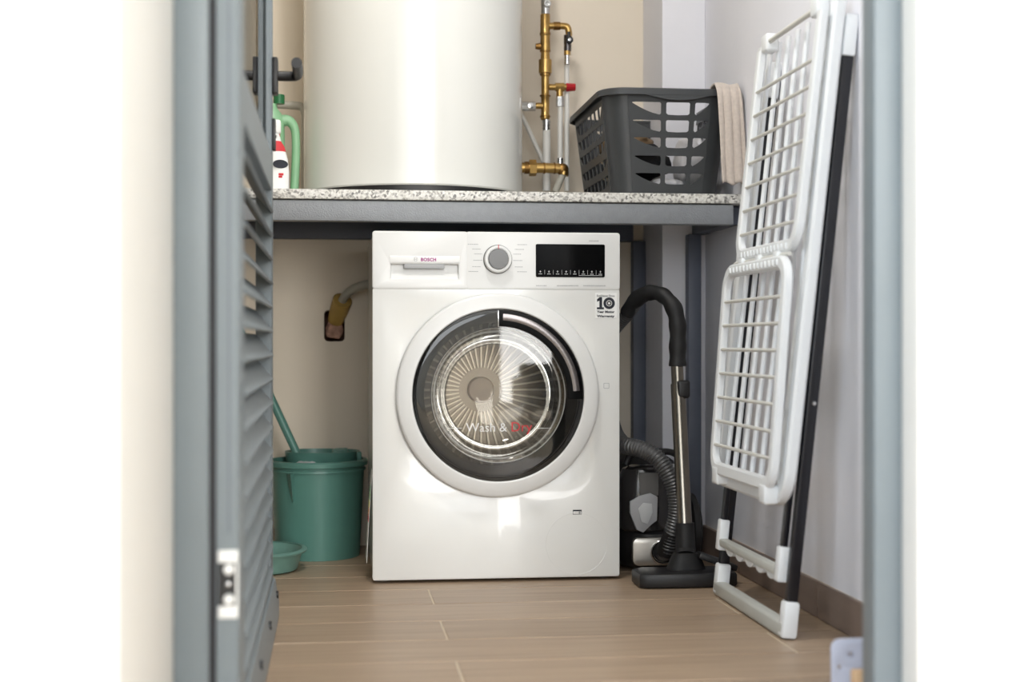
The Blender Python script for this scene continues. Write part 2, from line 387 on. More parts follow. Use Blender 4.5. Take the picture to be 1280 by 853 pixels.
# --- skirting tiles
bsr = struct('baseboard_right', B().box((XR-0.004, 2.09, 0), (XR, YB-0.257, 0.076)), M['grout'])
ys = [2.09, P(1023, 740, x=1.012).y-0.61, P(1023, 740, x=1.012).y, P(1023, 740, x=1.012).y+0.61, 4.013]
for a, b_ in zip(ys[:-1], ys[1:]):
    if b_-a > 0.02: obj('skirting_tile', B().box((XR-0.012, a+0.0012, 0.001), (XR-0.003, b_-0.0012, 0.077), 0.0015, 1), M['base'], bsr)
bsb = struct('baseboard_back', B().box((0.72, YB-0.004, 0), (0.90, YB, 0.076)), M['grout'])
obj('skirting_tile', B().box((0.72, YB-0.012, 0.001), (0.898, YB-0.003, 0.077), 0.0015, 1), M['base'], bsb)
# --- door frame (grey aluminium)
tr = struct_empty('trim_1', (0.3, 2.07, 0))
obj('jamb', B().box((JX0, 2.04, 0), (-0.1695, 2.09, 2.1), 0.003), M['grey'], tr)
obj('jamb', B().box((0.7665, 2.04, 0), (JX1, 2.09, 2.1), 0.003), M['grey'], tr)
obj('head', B().box((JX0, 2.04, 2.1), (JX1, 2.09, 2.15), 0.003), M['grey'], tr)
obj('gap_strip', B().box((-0.1695, 2.058, 0), (-0.1625, 2.085, 2.1)), M['gasket'], tr)  # dark strip standing in for the shaded gap between jamb and leaf

# --- the open door leaf, folded back along the depth of the closet
DY0, DY1, DXR = 2.06, 3.17, -0.1290
DXL = DXR-0.033
SLOPE = -0.0052/1.1                                   # leaf stands a touch off square
dr = struct_empty('door_1', (-0.145, DY0, 0))
def dbox(y0, y1, z0, z1, x0=DXL, x1=DXR, bev=0.002): return B().box((x0, y0, z0), (x1, y1, z1), bev, 1)
obj('stile', dbox(DY0, DY0+0.10, 0.006, 2.09), M['grey'], dr)
obj('stile', dbox(DY1-0.065, DY1, 0.006, 2.09), M['grey'], dr)
YS0, YS1 = DY0+0.10, DY1-0.065
ZL0, ZL1, ZG0 = 0.105, 0.897, 0.972
obj('rail', dbox(YS0, YS1, 0.006, ZL0), M['grey'], dr)
obj('rail', dbox(YS0, YS1, ZL1, ZG0), M['grey'], dr)
obj('rail', dbox(YS0, YS1, 2.02, 2.09), M['grey'], dr)
obj('glass_pane', B().box((DXL+0.013, YS0-0.008, ZG0-0.008), (DXL+0.019, YS1+0.008, 2.028)), M['glass'], dr)
obj('bead', B().box((DXR-0.011, YS0, ZG0), (DXR-0.002, YS0+0.012, 2.02)).box((DXR-0.011, YS1-0.012, ZG0), (DXR-0.002, YS1, 2.02)), M['grey'], dr)
ns = 16; pit = (ZL1-ZL0)/ns
sl = None
for i in range(ns):
    zc = ZL0+pit*(i+0.5)
    if sl is None:
        b = B().box((-0.029, YS0-dr.location.y+0.002, -0.003), (0.029, YS1-dr.location.y-0.002, 0.003), 0.001, 1)
        me = b.mesh('slat'); me.transform(Matrix.Rotation(math.radians(50), 4, 'Y'))
        sl = link('slat', me, M['grey'], dr, V((DXL+DXR)/2-dr.location.x, 0, zc))
    else: copy_of(sl, dr, (0, 0, pit*i))
# draught strip screwed to the foot of the leaf
ds = obj('draught_strip', B().loft([[V(DXR+0.0005, y, 0.085), V(DXR+0.005, y, 0.083), V(DXR+0.013, y, 0.035), V(DXR+0.013, y, 0.003), V(DXR+0.0005, y, 0.003)] for y in (DY0+0.12, DY1-0.005)]), M['grey'], dr)
for y in (2.44, 2.78, 3.12): obj('screw', B().cyl((DXR+0.004, y, 0.056), (DXR+0.0135, y, 0.056), 0.008, seg=12), M['black'], ds)
# edge lock plate
pz0, pz1 = P(285, 773, y=DY0).z, P(285, 688, y=DY0).z; px0, px1 = -0.158, -0.131
pl = obj('catch_plate', B().box((px0, DY0-0.004, pz0), (px1, DY0-0.0005, pz0+0.017), 0.001).box((px0, DY0-0.004, pz1-0.017), (px1, DY0-0.0005, pz1), 0.001).box((px1-0.003, DY0-0.003, pz0+0.016), (px1, DY0-0.0005, pz1-0.016)), M['label'], dr)
obj('recess', B().box((px0, DY0-0.002, pz0+0.016), (px1-0.003, DY0-0.0003, pz1-0.016)), M['black'], pl)
for z in (pz0+0.026, pz1-0.026): obj('roller', B().lathe([(0, 0.010), (0.005, 0.0092), (0.0070, 0.007), (0.0074, 0.001)], ((px0+px1)/2+0.001, DY0-0.001, z), 'Y', 20), M['label'], pl)
obj('screw', B().lathe([(0, 0.004), (0.003, 0.003), (0.004, 0.001)], ((px0+px1)/2, DY0-0.001, (pz0+pz1)/2), 'Y', 16), M['chrome'], pl)
obj('groove', B().box((-0.1445, DY0-0.0006, 0.32), (-0.1425, DY0+0.001, 2.08)), M['dsteel'], dr)
# lever handles on both faces
hy, hz = 3.135, 1.139
for sgn, x in ((1, DXR), (-1, DXL)):
    h = obj('handle_rose', B().box((x if sgn > 0 else x-0.012, hy-0.02, hz-0.038), (x+0.012 if sgn > 0 else x, hy+0.02, hz+0.038), 0.003), M['black'], dr)
    xa = x+sgn*0.012
    pts = smooth_path([(xa, hy, hz+0.001), (xa+sgn*0.025, hy, hz+0.001), (xa+sgn*0.038, hy-0.006, hz+0.002), (xa+sgn*0.042, hy-0.03, hz+0.005), (xa+sgn*0.041, hy-0.11, hz+0.009)], 5)
    obj('lever', B().tube(pts, [0.0105]*8+[0.011]*(len(pts)-8), 14), M['black'], h)
    e = obj('lock_escutcheon', B().box((x if sgn > 0 else x-0.007, hy-0.017, hz-0.155), (x+0.007 if sgn > 0 else x, hy+0.017, hz-0.09), 0.002), M['black'], dr)
    obj('lock_cylinder', B().cyl((x, hy, hz-0.122), (x+sgn*0.009, hy, hz-0.122), 0.007, seg=16), M['chrome'], e)

# ================================================================== SHELF
SY, SZ = 3.609, 0.9535
gr = shape2d([(XL+0.002, SY), (XR-0.002, SY), (XR-0.002, 4.011), (0.898, 4.011), (0.898, YB-0.002), (XL+0.002, YB-0.002)], [], 0.024, 0.002)
gr.transform(Matrix.Translation((0, 0, SZ-0.012)))
tag(obj('granite_shelf', gr, M['granite']), 'speckled grey granite worktop slab above the washing machine', 'shelf')
sf = thing('steel_shelf_frame', (0.2, 3.9, 0), 'grey painted steel frame carrying the granite worktop', 'shelf frame')
zt, zb = SZ-0.0265, 0.877
obj('front_beam', B().box((XL+0.004, SY+0.002, zb), (XR-0.03, SY+0.042, zt), 0.003), M['steel'], sf)
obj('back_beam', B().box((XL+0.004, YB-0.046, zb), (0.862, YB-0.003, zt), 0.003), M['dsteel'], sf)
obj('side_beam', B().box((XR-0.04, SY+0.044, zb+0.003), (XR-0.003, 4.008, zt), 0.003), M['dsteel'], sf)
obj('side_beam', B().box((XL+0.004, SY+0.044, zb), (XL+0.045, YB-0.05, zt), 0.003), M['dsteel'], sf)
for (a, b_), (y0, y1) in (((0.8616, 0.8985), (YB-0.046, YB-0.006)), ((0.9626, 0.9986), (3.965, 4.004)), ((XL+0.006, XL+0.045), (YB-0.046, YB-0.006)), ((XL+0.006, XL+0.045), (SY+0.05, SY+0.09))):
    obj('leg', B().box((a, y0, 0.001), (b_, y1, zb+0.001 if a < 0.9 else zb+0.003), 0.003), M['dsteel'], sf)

# ================================================================== WASHING MACHINE
YF, WX0, WX1, WZ0, WZ1, WYB = 3.579, 0.0935, 0.6935, 0.010, 0.8485, 4.145
wm = thing('washing_machine', ((WX0+WX1)/2, (YF+WYB)/2, 0), 'white front loading washing machine with round glass door under the granite worktop', 'washing machine')
W = lambda u, v, dy=0.0: P(u, v, y=YF+dy)
CX, CZ = 0.394, 0.4545
ZS = W(620, 361).z                                    # seam between control panel and body
# cabinet: four walls and back, open to the drum in front
cb = B(); t = 0.004
for lo, hi in (((WX0, YF+0.016, WZ0), (WX0+t, WYB, WZ1)), ((WX1-t, YF+0.016, WZ0), (WX1, WYB, WZ1)), ((WX0, YF+0.016, WZ1-0.02), (WX1, WYB, WZ1)), ((WX0, YF+0.016, WZ0), (WX1, WYB, WZ0+t)), ((WX0, WYB-t, WZ0), (WX1, WYB, WZ1))):
    cb.box(lo, hi, 0.0015, 1)
obj('cabinet', cb, M['enamel'], wm)
fp = shape2d(rrect(WX0, WZ0, WX1, ZS-0.0009, 0.004, 3), [circ(CX, CZ, 0.206, 96)], 0.016, 0.0025)
fp.transform(Matrix.Translation((0, YF+0.008, 0)) @ RX); obj('front_panel', fp, M['enamel'], wm)
# control panel: two plates, the drawer front with its pull recess
XD = W(583.5, 325).x
rc = (W(487, 348).x, W(487, 350).z, W(574.5, 348).x, W(487, 328.5).z)
dp = shape2d(rrect(WX0, ZS+0.0009, XD-0.0006, WZ1, 0.004, 3), [rrect(rc[0], rc[1], rc[2], rc[3], 0.003, 3)], 0.018, 0.003)
dp.transform(Matrix.Translation((0, YF+0.007, 0)) @ RX); drw = obj('detergent_drawer', dp, M['panelw'], wm)
obj('pull_recess', B().loft([[V(rc[0]-0.002, y0, z), V(rc[2]+0.002, y0, z), V(rc[2]+0.002, y0+0.003, z), V(rc[0]-0.002, y0+0.003, z)] for z, y0 in ((rc[1]-0.003, YF+0.002), (rc[1]+0.006, YF+0.004), (rc[1]+0.02, YF+0.012), (rc[3]+0.004, YF+0.0135))]), M['panelw'], drw)
gx0, gx1 = W(505, 330).x, W(555.5, 330).x
obj('grip', B().box((gx0, YF-0.001, rc[3]-0.014), (gx1, YF+0.011, rc[3]-0.001), 0.002), M['greyp'], drw)
obj('logo_strip', B().box((W(487, 320).x, YF-0.0035, W(487, 328.5).z), (W(574.5, 320).x, YF+0.001, W(487, 320).z), 0.001), M['label'], drw)
text_on('lettering', 'BOSCH', W(526, 326).x, YF-0.0036, W(526, 326.6).z, W(545, 326).x-W(526, 326).x, M['mprint'], drw, bold=0.004, spacing=1.1)
lg = W(519.5, 324.3)
rg = shape2d(circ(lg.x, lg.z, 0.0052, 28), [circ(lg.x, lg.z, 0.0044, 28)], 0.0006); rg.transform(Matrix.Translation((0, YF-0.0036, 0)) @ RX); obj('emblem', rg, M['greyp'], drw)
eb = B()
for s_ in (-1, 1): eb.box((lg.x+s_*0.0022-0.0005, YF-0.0039, lg.z-0.003), (lg.x+s_*0.0022+0.0005, YF-0.0033, lg.z+0.003))
eb.box((lg.x-0.0022, YF-0.0039, lg.z-0.0005), (lg.x+0.0022, YF-0.0033, lg.z+0.0005)); obj('emblem', eb, M['greyp'], drw)
cp = shape2d(rrect(XD+0.0006, ZS+0.0009, WX1, WZ1, 0.004, 3), [], 0.018, 0.003)
cp.transform(Matrix.Translation((0, YF+0.007, 0)) @ RX); cpo = obj('control_panel', cp, M['panelw'], wm)
obj('seam', B().box((WX0+0.002, YF+0.004, ZS-0.002), (WX1-0.002, YF+0.012, ZS+0.002)).box((XD-0.0012, YF+0.004, ZS), (XD+0.0012, YF+0.012, WZ1-0.004)), M['rubber'], wm)
YP = YF-0.0022
kc = W(622, 324.5)
kn = obj('program_knob', B().lathe([(0.0335, -0.001), (0.0335, 0.012), (0.032, 0.0165), (0.029, 0.0178), (0.0255, 0.017), (0.0245, 0.016)], (kc.x, YP, kc.z), 'Y', 56), M['panelw'], wm)
obj('knob_face', B().lathe([(0.0245, 0.012), (0.0245, 0.0195), (0.0235, 0.021), (0.0, 0.0215)], (kc.x, YP, kc.z), 'Y', 56), M['knobg'], kn)
obj('knob_collar', B().lathe([(0.0352, -0.001), (0.0352, 0.003), (0.0335, 0.003)], (kc.x, YP, kc.z), 'Y', 56), M['rubber'], kn)
obj('pointer_mark', B().box((kc.x-0.0009, YP-0.0186, kc.z+0.0235), (kc.x+0.0009, YP-0.015, kc.z+0.0345)), M['rprint'], kn)
# printed program names: fine unreadable lines left and right of the knob
pb = B()
for i, v in enumerate((306, 312, 318, 326, 334, 340)):
    z = W(600, v).z; l = (0.024, 0.02, 0.018, 0.022, 0.019, 0.021)[i]
    for side in (-1, 1):
        x = kc.x+side*(0.042+0.006*(i in (0, 5)) - 0.004*(i in (2, 3))); q = 0
        while q < l:
            wd = random.uniform(0.0015, 0.004); xx = x+side*q
            pb.box((min(xx, xx+side*wd), YP-0.0004, z), (max(xx, xx+side*wd), YP+0.0002, z+0.0016)); q += wd+0.0009
for u0, u1, v in ((670, 683, 358), (696, 722, 358), (729, 757, 358), (736, 748, 302)):
    x, x1 = W(u0, v).x, W(u1, v).x
    while x < x1:
        wd = random.uniform(0.001, 0.003); pb.box((x, YP-0.0004, W(u0, v).z), (x+wd, YP+0.0002, W(u0, v).z+0.0026)); x += wd+0.0008
obj('printed_lines', pb, M['greyp'], cpo)['kind'] = 'stuff'
d0, d1 = W(669.8, 346.3), W(755.5, 306.2)
ds_ = shape2d(rrect(d0.x, d0.z, d1.x, d1.z, 0.003, 4), [], 0.003, 0.0005); ds_.transform(Matrix.Translation((0, YP, 0)) @ RX)
dsp = obj('display', ds_, M['gloss'], wm)
ib = B(); yy = YP-0.0018
for i in range(8):
    x = d0.x+(d1.x-d0.x)*(i+0.5)/8; z = d0.z+0.0125
    ib.box((x-0.0022, yy, z), (x+0.0022, yy+0.0006, z+0.0009)).box((x-0.0006, yy, z-0.002), (x+0.0006, yy+0.0006, z+0.003))
    for q in range(3): ib.box((x-0.004+q*0.003, yy, z-0.006), (x-0.002+q*0.003, yy+0.0006, z-0.0045))
    if 0 < i: ib.box((d0.x+(d1.x-d0.x)*i/8-0.00025, yy, d0.z+0.006), (d0.x+(d1.x-d0.x)*i/8+0.00025, yy+0.0006, d0.z+0.017))
ib.box((d0.x+(d1.x-d0.x)*0.62, yy, d0.z+0.0035), (d1.x-0.006, yy+0.0006, d0.z+0.0042)); obj('display_icons', ib, M['wprint'], dsp)['kind'] = 'stuff'
# warranty sticker
s0, s1 = W(744, 398), W(771, 366.5)
st = obj('sticker', B().box((s0.x, YF-0.0007, s0.z), (s1.x, YF+0.0005, s1.z)), M['label'], wm)
yt = YF-0.0009
text_on('lettering', 'EcoSilence Drive', W(746, 371).x, yt, W(746, 371.2).z, 0.044, M['dprint'], st, height=0.0052)
a, b_ = W(746.0, 386.8), W(754.8, 371.6); w1, h1 = b_.x-a.x, b_.z-a.z
o1 = shape2d([(a.x+w1*p, a.z+h1*q) for p, q in ((0, 0), (1, 0), (1, 0.16), (0.74, 0.16), (0.74, 1), (0.42, 1), (0.02, 0.82), (0.02, 0.62), (0.36, 0.70), (0.36, 0.16), (0, 0.16))], [], 0.0008); o1.transform(Matrix.Translation((0, yt, 0)) @ RX); obj('lettering', o1, M['dprint'], st)
oc = W(761.3, 379.3); og = shape2d(circ(oc.x, oc.z, 0.0142, 40), [circ(oc.x, oc.z, 0.0075, 40)], 0.0008); og.transform(Matrix.Translation((0, yt, 0)) @ RX); obj('lettering', og, M['dprint'], st)
og = shape2d(circ(oc.x, oc.z, 0.0062, 24), [circ(oc.x, oc.z, 0.0028, 24)], 0.0008); og.transform(Matrix.Translation((0, yt, 0)) @ RX); obj('lettering', og, M['rubber'], st)
text_on('lettering', 'Year Motor', W(746, 391).x, yt, W(746, 391.3).z, 0.044, M['dprint'], st, bold=0.004, height=0.006)
text_on('lettering', 'Warranty', W(746, 396).x, yt, W(746, 396.6).z, 0.044, M['dprint'], st, bold=0.004, height=0.0075)
# small printed marks
a, b_ = W(716, 643.5), W(727, 637.5)
mk = shape2d([(a.x, a.z), (b_.x, a.z), (b_.x, b_.z), (a.x, b_.z)], [[(a.x+0.001, a.z+0.001), (b_.x-0.001, a.z+0.001), (b_.x-0.001, b_.z-0.0035), (a.x+0.001, b_.z-0.0035)]], 0.0006); mk.transform(Matrix.Translation((0, YF-0.0002, 0)) @ RX); obj('plug_mark', mk, M['dprint'], wm)
obj('plug_mark', B().lathe([(0.0026, 0), (0.0026, 0.0005), (0, 0.0005)], (b_.x-0.005, YF, a.z+0.004), 'Y', 16), M['dprint'], wm)
a, b_ = W(754.5, 486), W(761.5, 479)
mk = shape2d(rrect(a.x, a.z, b_.x, b_.z, 0.002), [rrect(a.x+0.0012, a.z+0.0012, b_.x-0.0012, b_.z-0.0012, 0.0015)], 0.0006); mk.transform(Matrix.Translation((0, YF-0.0002, 0)) @ RX); obj('door_mark', mk, M['greyp'], wm)
fc = W(721, 680)
obj('filter_flap', B().lathe([(0.0765, 0.0), (0.0765, 0.0006), (0.0757, 0.0008), (0.075, 0.0006), (0.075, 0.0)], (fc.x, YF, fc.z), 'Y', 72), M['enamel'], wm)
for x in (WX0+0.025, WX1-0.03):
    for y in (YF+0.05, WYB-0.05): obj('foot', B().lathe([(0, 0.0), (0.014, 0.0), (0.016, 0.003), (0.016, 0.008), (0.01, 0.009), (0.01, 0.014), (0, 0.014)], (x, y, 0.0005), 'Z', 20), M['greyp'], wm)
# door
ax = (CX, YF, CZ)
do = obj('porthole_ring', B().lathe([(0.2465, 0.004), (0.2475, 0.012), (0.2468, 0.0185), (0.2445, 0.0222), (0.240, 0.0243), (0.228, 0.0275), (0.216, 0.0300), (0.2115, 0.0302), (0.2092, 0.0285), (0.2085, 0.0255), (0.2085, -0.012), (0.2, -0.014)], ax, 'Y', 128), M['panelw'], wm)
obj('ring_shadow_gap', B().lathe([(0.2455, 0.0002), (0.2455, 0.0042), (0.243, 0.0042)], ax, 'Y', 128), M['rubber'], do)
obj('tinted_rim', B().lathe([(0.2083, 0.0255), (0.206, 0.0266), (0.190, 0.0268), (0.175, 0.0269), (0.1635, 0.027)], ax, 'Y', 128), M['tint'], do)
obj('window_glass', B().lathe([(0.1632, 0.027), (0.14, 0.0272), (0.10, 0.0275), (0.05, 0.0277), (0, 0.02775)], ax, 'Y', 128), M['port'], do)
obj('window_rim', B().tube([V(CX+0.1635*math.cos(2*PI*i/128), YF-0.020, CZ+0.1635*math.sin(2*PI*i/128)) for i in range(128)], 0.0020, 8, True), M['greyp'], do)
obj('window_rim', B().tube([V(CX+0.154*math.cos(2*PI*i/128), YF+0.004, CZ+0.154*math.sin(2*PI*i/128)) for i in range(128)], 0.0013, 8, True), M['greyp'], do)
obj('glass_bowl', B().lathe([(0.161, 0.016), (0.156, 0.0), (0.150, -0.03), (0.140, -0.058), (0.122, -0.080), (0.10, -0.091), (0.075, -0.097), (0.04, -0.100), (0, -0.101)], ax, 'Y', 96), M['bowl'], do)
# pull: dark recess with a bright lip following the upper right of the glass
hp = lambda r0, r1, h0, h1: [(r0, h0), (r0, h1), ((r0+r1)/2, h1+0.0012), (r1, h1), (r1, h0)]
hn = obj('door_pull', B().lathe(hp(0.168, 0.2055, 0.022, 0.0285), ax, 'Y', 48, math.radians(-3), math.radians(90)), M['gloss'], do)
obj('pull_lip', B().lathe(hp(0.1815, 0.1975, 0.027, 0.0315), ax, 'Y', 48, math.radians(3), math.radians(87)), M['dchrome'], hn)
obj('pull_edge', B().lathe(hp(0.1665, 0.1685, 0.022, 0.0295), ax, 'Y', 48, math.radians(-3), math.radians(90)), M['dchrome'], hn)
pe = CX-0.0012
obj('pull_edge', B().box((pe-0.001, YF-0.0305, CZ+0.166), (pe+0.0012, YF-0.024, CZ+0.2055), 0.0004), M['chrome'], hn)
tz = W(600, 539).z; yt = YF-0.0325
text_on('lettering', 'Wash &', W(581, 539).x, yt, tz, W(632, 539).x-W(581, 539).x, M['wprint'], do)
text_on('lettering', 'Dry', W(637.5, 539).x, yt, tz, W(663, 539).x-W(637.5, 539).x, M['rprint'], do)
for u0, u1 in ((558, 576), (668, 687)): obj('lettering', B().box((W(u0, 535).x, YF-0.0292, W(u0, 535).z), (W(u1, 535).x, YF-0.0286, W(u0, 535).z+0.0009)), M['wprint'], do)
# rubber gasket, drum with embossed back and lifters
obj('gasket', B().lathe([(0.205, 0.0), (0.200, -0.02), (0.185, -0.035), (0.176, -0.05), (0.178, -0.075), (0.19, -0.085)], ax, 'Y', 96), M['rubber'], wm)
DB = 0.415
dm = obj('drum', B().lathe([(0.178, -0.088), (0.205, -0.09), (0.232, -0.10), (0.24, -0.115), (0.24, -DB+0.02), (0.23, -DB), (0.0, -DB-0.004)], ax, 'Y', 96), M['drum'], wm)
obj('drum_hub', B().lathe([(0.036, -DB-0.002), (0.036, -DB+0.008), (0.032, -DB+0.012), (0, -DB+0.014)], ax, 'Y', 40), M['hub'], dm)
rb = None
for i in range(44):
    if rb is None:
        rb = link('drum_rib', B().loft([[V(0.06, -0.003, -0.002), V(0.06, -0.003, 0.002), V(0.06, 0.004, 0.001), V(0.06, 0.004, -0.001)], [V(0.225, -0.003, -0.005), V(0.225, -0.003, 0.005), V(0.225, 0.004, 0.003), V(0.225, 0.004, -0.003)]]).mesh(), M['rib'], dm, V(CX, YF+DB-0.004, CZ)-wm.location)
        rb.data.transform(Matrix.Diagonal((1, -1, 1, 1)))
    else: c_ = copy_of(rb, dm, (0, 0, 0)); c_.rotation_euler = (0, 2*PI*i/44, 0)
for i in range(3):
    a = math.radians(35+120*i); o_ = V(CX+0.225*math.cos(a), YF+0.25, CZ+0.225*math.sin(a)); R_ = Matrix.Rotation(-a, 3, 'Y')
    obj('drum_lifter', B().box(o_-V(0.022, 0.13, 0.03), o_+V(0.022, 0.13, 0.03), 0.014, 3, rot=R_), M['drum'], dm)
# energy label sheet on the machine's left flank
el = thing('energy_label', (0.085, 3.66, 0.05), 'coloured energy label sheet hanging on the side of the washing machine', 'label')
zA, zB2 = 0.048, 0.268
def sheet(y0, y1, z0, z1, d):
    f = lambda z: 0.0915-0.014*(max(0.0, zB2-z)/(zB2-zA))**0.7 - d
    n = 6; return B().loft([[V(f(z), y0, z), V(f(z), y1, z), V(f(z)+0.0008, y1, z), V(f(z)+0.0008, y0, z)] for z in [z0+(z1-z0)*i/n for i in range(n+1)]])
obj('sheet', sheet(3.60, 3.71, zA, zB2, 0), M['label'], el)
for i, c in enumerate(((38, 140, 70), (110, 180, 60), (215, 205, 60), (230, 150, 50), (205, 50, 45))):
    obj('rating_bar', sheet(3.6005, 3.645+0.008*i, 0.218-0.018*i, 0.232-0.018*i, 0.0007), mat('rating_%d' % i, srgb(*c), 0.6), el)

# ================================================================== WATER HEATER
BX, BY, BR = 0.2095, 3.955, 0.2905
wh = thing('water_heater', (BX, BY, SZ), 'tall white cylindrical water heater standing on the granite worktop', 'water heater')
prof = [(BR-0.004, 0.9735), (BR, 0.977)]+[(BR, z) for z in (1.2, 1.5, 1.85)]+[(BR-0.02+0.02*math.cos(a)-0.27*(1-math.cos(a*1.0))*0.0, 1.85+0.02*math.sin(a)) for a in (0.5, 1.0, 1.5)]+[(0.2, 1.90), (0.1, 1.92), (0, 1.925)]
obj('tank_shell', B().lathe([(0, 0.9735)]+prof, (BX, BY, 0), 'Z', 128), M['boiler'], wh)
obj('base_ring', B().lathe([(0, SZ+0.0005), (BR-0.006, SZ+0.0005), (BR-0.005, 0.973), (0, 0.973)], (BX, BY, 0), 'Z', 96), M['black'], wh)

# ================================================================== PIPEWORK beside the heater
YPp = 4.15
pw = thing('brass_pipework', (P(681, 240, y=YPp).x, YPp, SZ), 'brass valve manifold with white pipes between water heater and laundry basket', 'pipework')
pp = lambda u, v, y=YPp: P(u, v, y=y)
wpx = lambda n: n*YPp/F_PX
def vseg(name, u, v0, v1, wid, m, parent=pw, y=YPp, seg=20): return obj(name, B().cyl(pp(u, v0, y), pp(u, v1, y), wpx(wid)/2, seg=seg), m, parent)
def hseg(name, u0, u1, v, wid, m, parent=pw, y=YPp, seg=20): return obj(name, B().cyl(pp(u0, v, y), pp(u1, v, y), wpx(wid)/2, seg=seg), m, parent)
sv = vseg('steel_valve', 682, -40, 18, 11.5, M['chrome']); hseg('valve_screw', 682, 683, 6, 8, M['chrome'], sv, YPp-0.012)
obj('valve_screw', B().lathe([(0.011, 0.0), (0.011, 0.018), (0.009, 0.020), (0.005, 0.020), (0.004, 0.017), (0, 0.017)], pp(683, 6), 'Y', 20), M['chrome'], sv)
tb = obj('brass_body', B().lathe([(wpx(w_)/2, pp(681.5, v).z-pp(681.5, 150).z) for v, w_ in ((150, 10.5), (148, 12), (144, 12), (143, 10.5), (122, 10.5), (121, 12), (119, 12), (118, 10), (96, 10), (95, 12.5), (92, 12.5), (91.5, 16.5), (75, 16.5), (74, 12), (66, 11), (65, 13), (62, 13), (45, 12), (44, 13.5), (41, 13.5), (40, 12.5), (19, 12.5), (18, 11))], pp(681.5, 150), 'Z', 28), M['brass'], pw)
for v in (42.5, 64, 93.5, 120, 146): obj('seal_ring', B().lathe([(wpx(12.6)/2, -0.001), (wpx(14)/2, -0.001), (wpx(14)/2, 0.001), (wpx(12.6)/2, 0.001)], pp(681.5, v), 'Z', 24), M['brassd'], tb)
obj('check_knob', B().cyl(pp(676, 58), pp(669.5, 58), wpx(9)/2, wpx(7)/2), M['brassd'], tb)
e1 = obj('brass_elbow', B().tube(smooth_path([pp(686, 32.5), pp(702, 32.5), pp(709, 34), pp(711, 41), pp(711, 45)], 6), wpx(8.5)/2, 16), M['brass'], pw)
hseg('collar', 692, 700, 32.5, 10.5, M['brassd'], e1)
bv = vseg('ball_valve', 709.5, 44, 64, 9.5, M['dchrome'])
obj('valve_handle', B().lathe([(0.0102, 0.006), (0.0102, 0.017), (0.008, 0.019), (0.0045, 0.019), (0.0045, 0.016), (0, 0.016)], pp(711, 51, YPp-0.004), 'Y', 24), M['black'], bv)
obj('valve_handle', B().box(pp(709.5, 51, YPp-0.02), pp(712.5, 40, YPp-0.012), 0.001), M['black'], bv)
obj('valve_screw', B().lathe([(0.0044, 0.0), (0.0044, 0.018), (0, 0.0185)], pp(711, 51, YPp-0.004), 'Y', 16), M['chrome'], bv)
vseg('brass_nut', 709, 63, 69, 8.5, M['brass']); cs = vseg('chrome_sleeve', 708.8, 69, 80.5, 6.5, M['chrome'])
for v in (72, 75, 78): vseg('sleeve_ridge', 708.8, v, v+1, 7.6, M['chrome'], cs)
vseg('white_pipe', 708.5, 80, 239, 6.5, M['pipew'], y=YPp+0.012)
# safety valve with the red cap
sb = obj('brass_tee', B().cyl(pp(686, 109), pp(708, 109), wpx(8)/2).cyl(pp(699.5, 106), pp(699.5, 122), wpx(8.5)/2), M['brass'], pw)
obj('collar', B().cyl(pp(694, 109), pp(705, 109), wpx(11)/2, seg=8), M['brass'], sb)
rd = B(); p0, p1 = pp(707.5, 109.2), pp(719, 109.2)
for i in range(10):
    a = 2*PI*i/10; rd.cyl(p0+V(0, math.cos(a), math.sin(a))*0.0085, p1+V(0, math.cos(a), math.sin(a))*0.0075, 0.0035, 0.003, 8)
rd.cyl(p0, p1, 0.0105, 0.0092, 20); obj('red_cap', rd, M['red'], sb)
vseg('chrome_nut', 700, 121, 133.5, 10, M['chrome'], seg=6); vseg('white_pipe', 700.3, 133, 200, 6.5, M['pipew']); vseg('chrome_nut', 700.3, 198, 205, 8, M['chrome'])
# left branch to the heater
hseg('brass_branch', 668, 679, 132.5, 8, M['brass']); cn = hseg('chrome_nut', 645, 669, 133, 12, M['chrome'], seg=8)
obj('valve_screw', B().lathe([(0.009, 0.0), (0.009, 0.016), (0.006, 0.017), (0, 0.0165)], pp(662, 133), 'Y', 16), M['chrome'], cn)
cs = vseg('chrome_sleeve', 683, 150, 163.5, 9.5, M['chrome'])
for v in (152, 156, 160): vseg('sleeve_ridge', 683, v, v+1.3, 10.8, M['chrome'], cs)
vseg('white_pipe', 683.3, 163, 239, 10, M['pipew'])
obj('white_pipe', B().tube([pp(650, 140, YPp+0.03), pp(656, 152, YPp+0.03), pp(681, 206, YPp+0.03)], wpx(6)/2, 14), M['pipew'], pw)
# lower outlet of the heater, elbow towards the viewer
YO = 4.06
op = lambda u, v: P(u, v, y=YO)
wpo = lambda n: n*YO/F_PX
ob = obj('brass_outlet', B().tube(smooth_path([op(646, 209.5), op(672, 210), op(694, 210.5), op(702, 211.5), op(704.5, 216), op(704, 219)], 6), wpo(13)/2, 18), M['brass'], pw)
obj('union_nut', B().cyl(op(661.5, 210), op(670, 210), wpo(21)/2, seg=6), M['brass'], ob)
obj('collar', B().cyl(op(655.5, 209.8), op(661, 209.8), wpo(15.5)/2, seg=20), M['brassd'], ob)
for u in (679, 692): obj('collar', B().cyl(op(u, 210.3), op(u+2, 210.3), wpo(14.5)/2, seg=20), M['brassd'], ob)
obj('elbow_cap', B().lathe([(0.0155, -0.012), (0.0175, 0.0), (0.0165, 0.007), (0.011, 0.013), (0, 0.0155)], op(703, 212), 'Y', 24), M['brassd'], ob)
obj('grey_hose', B().tube(smooth_path([op(704, 217), op(700, 226), op(694, 240)], 5), wpo(9)/2, 14), M['pipeg'], pw)
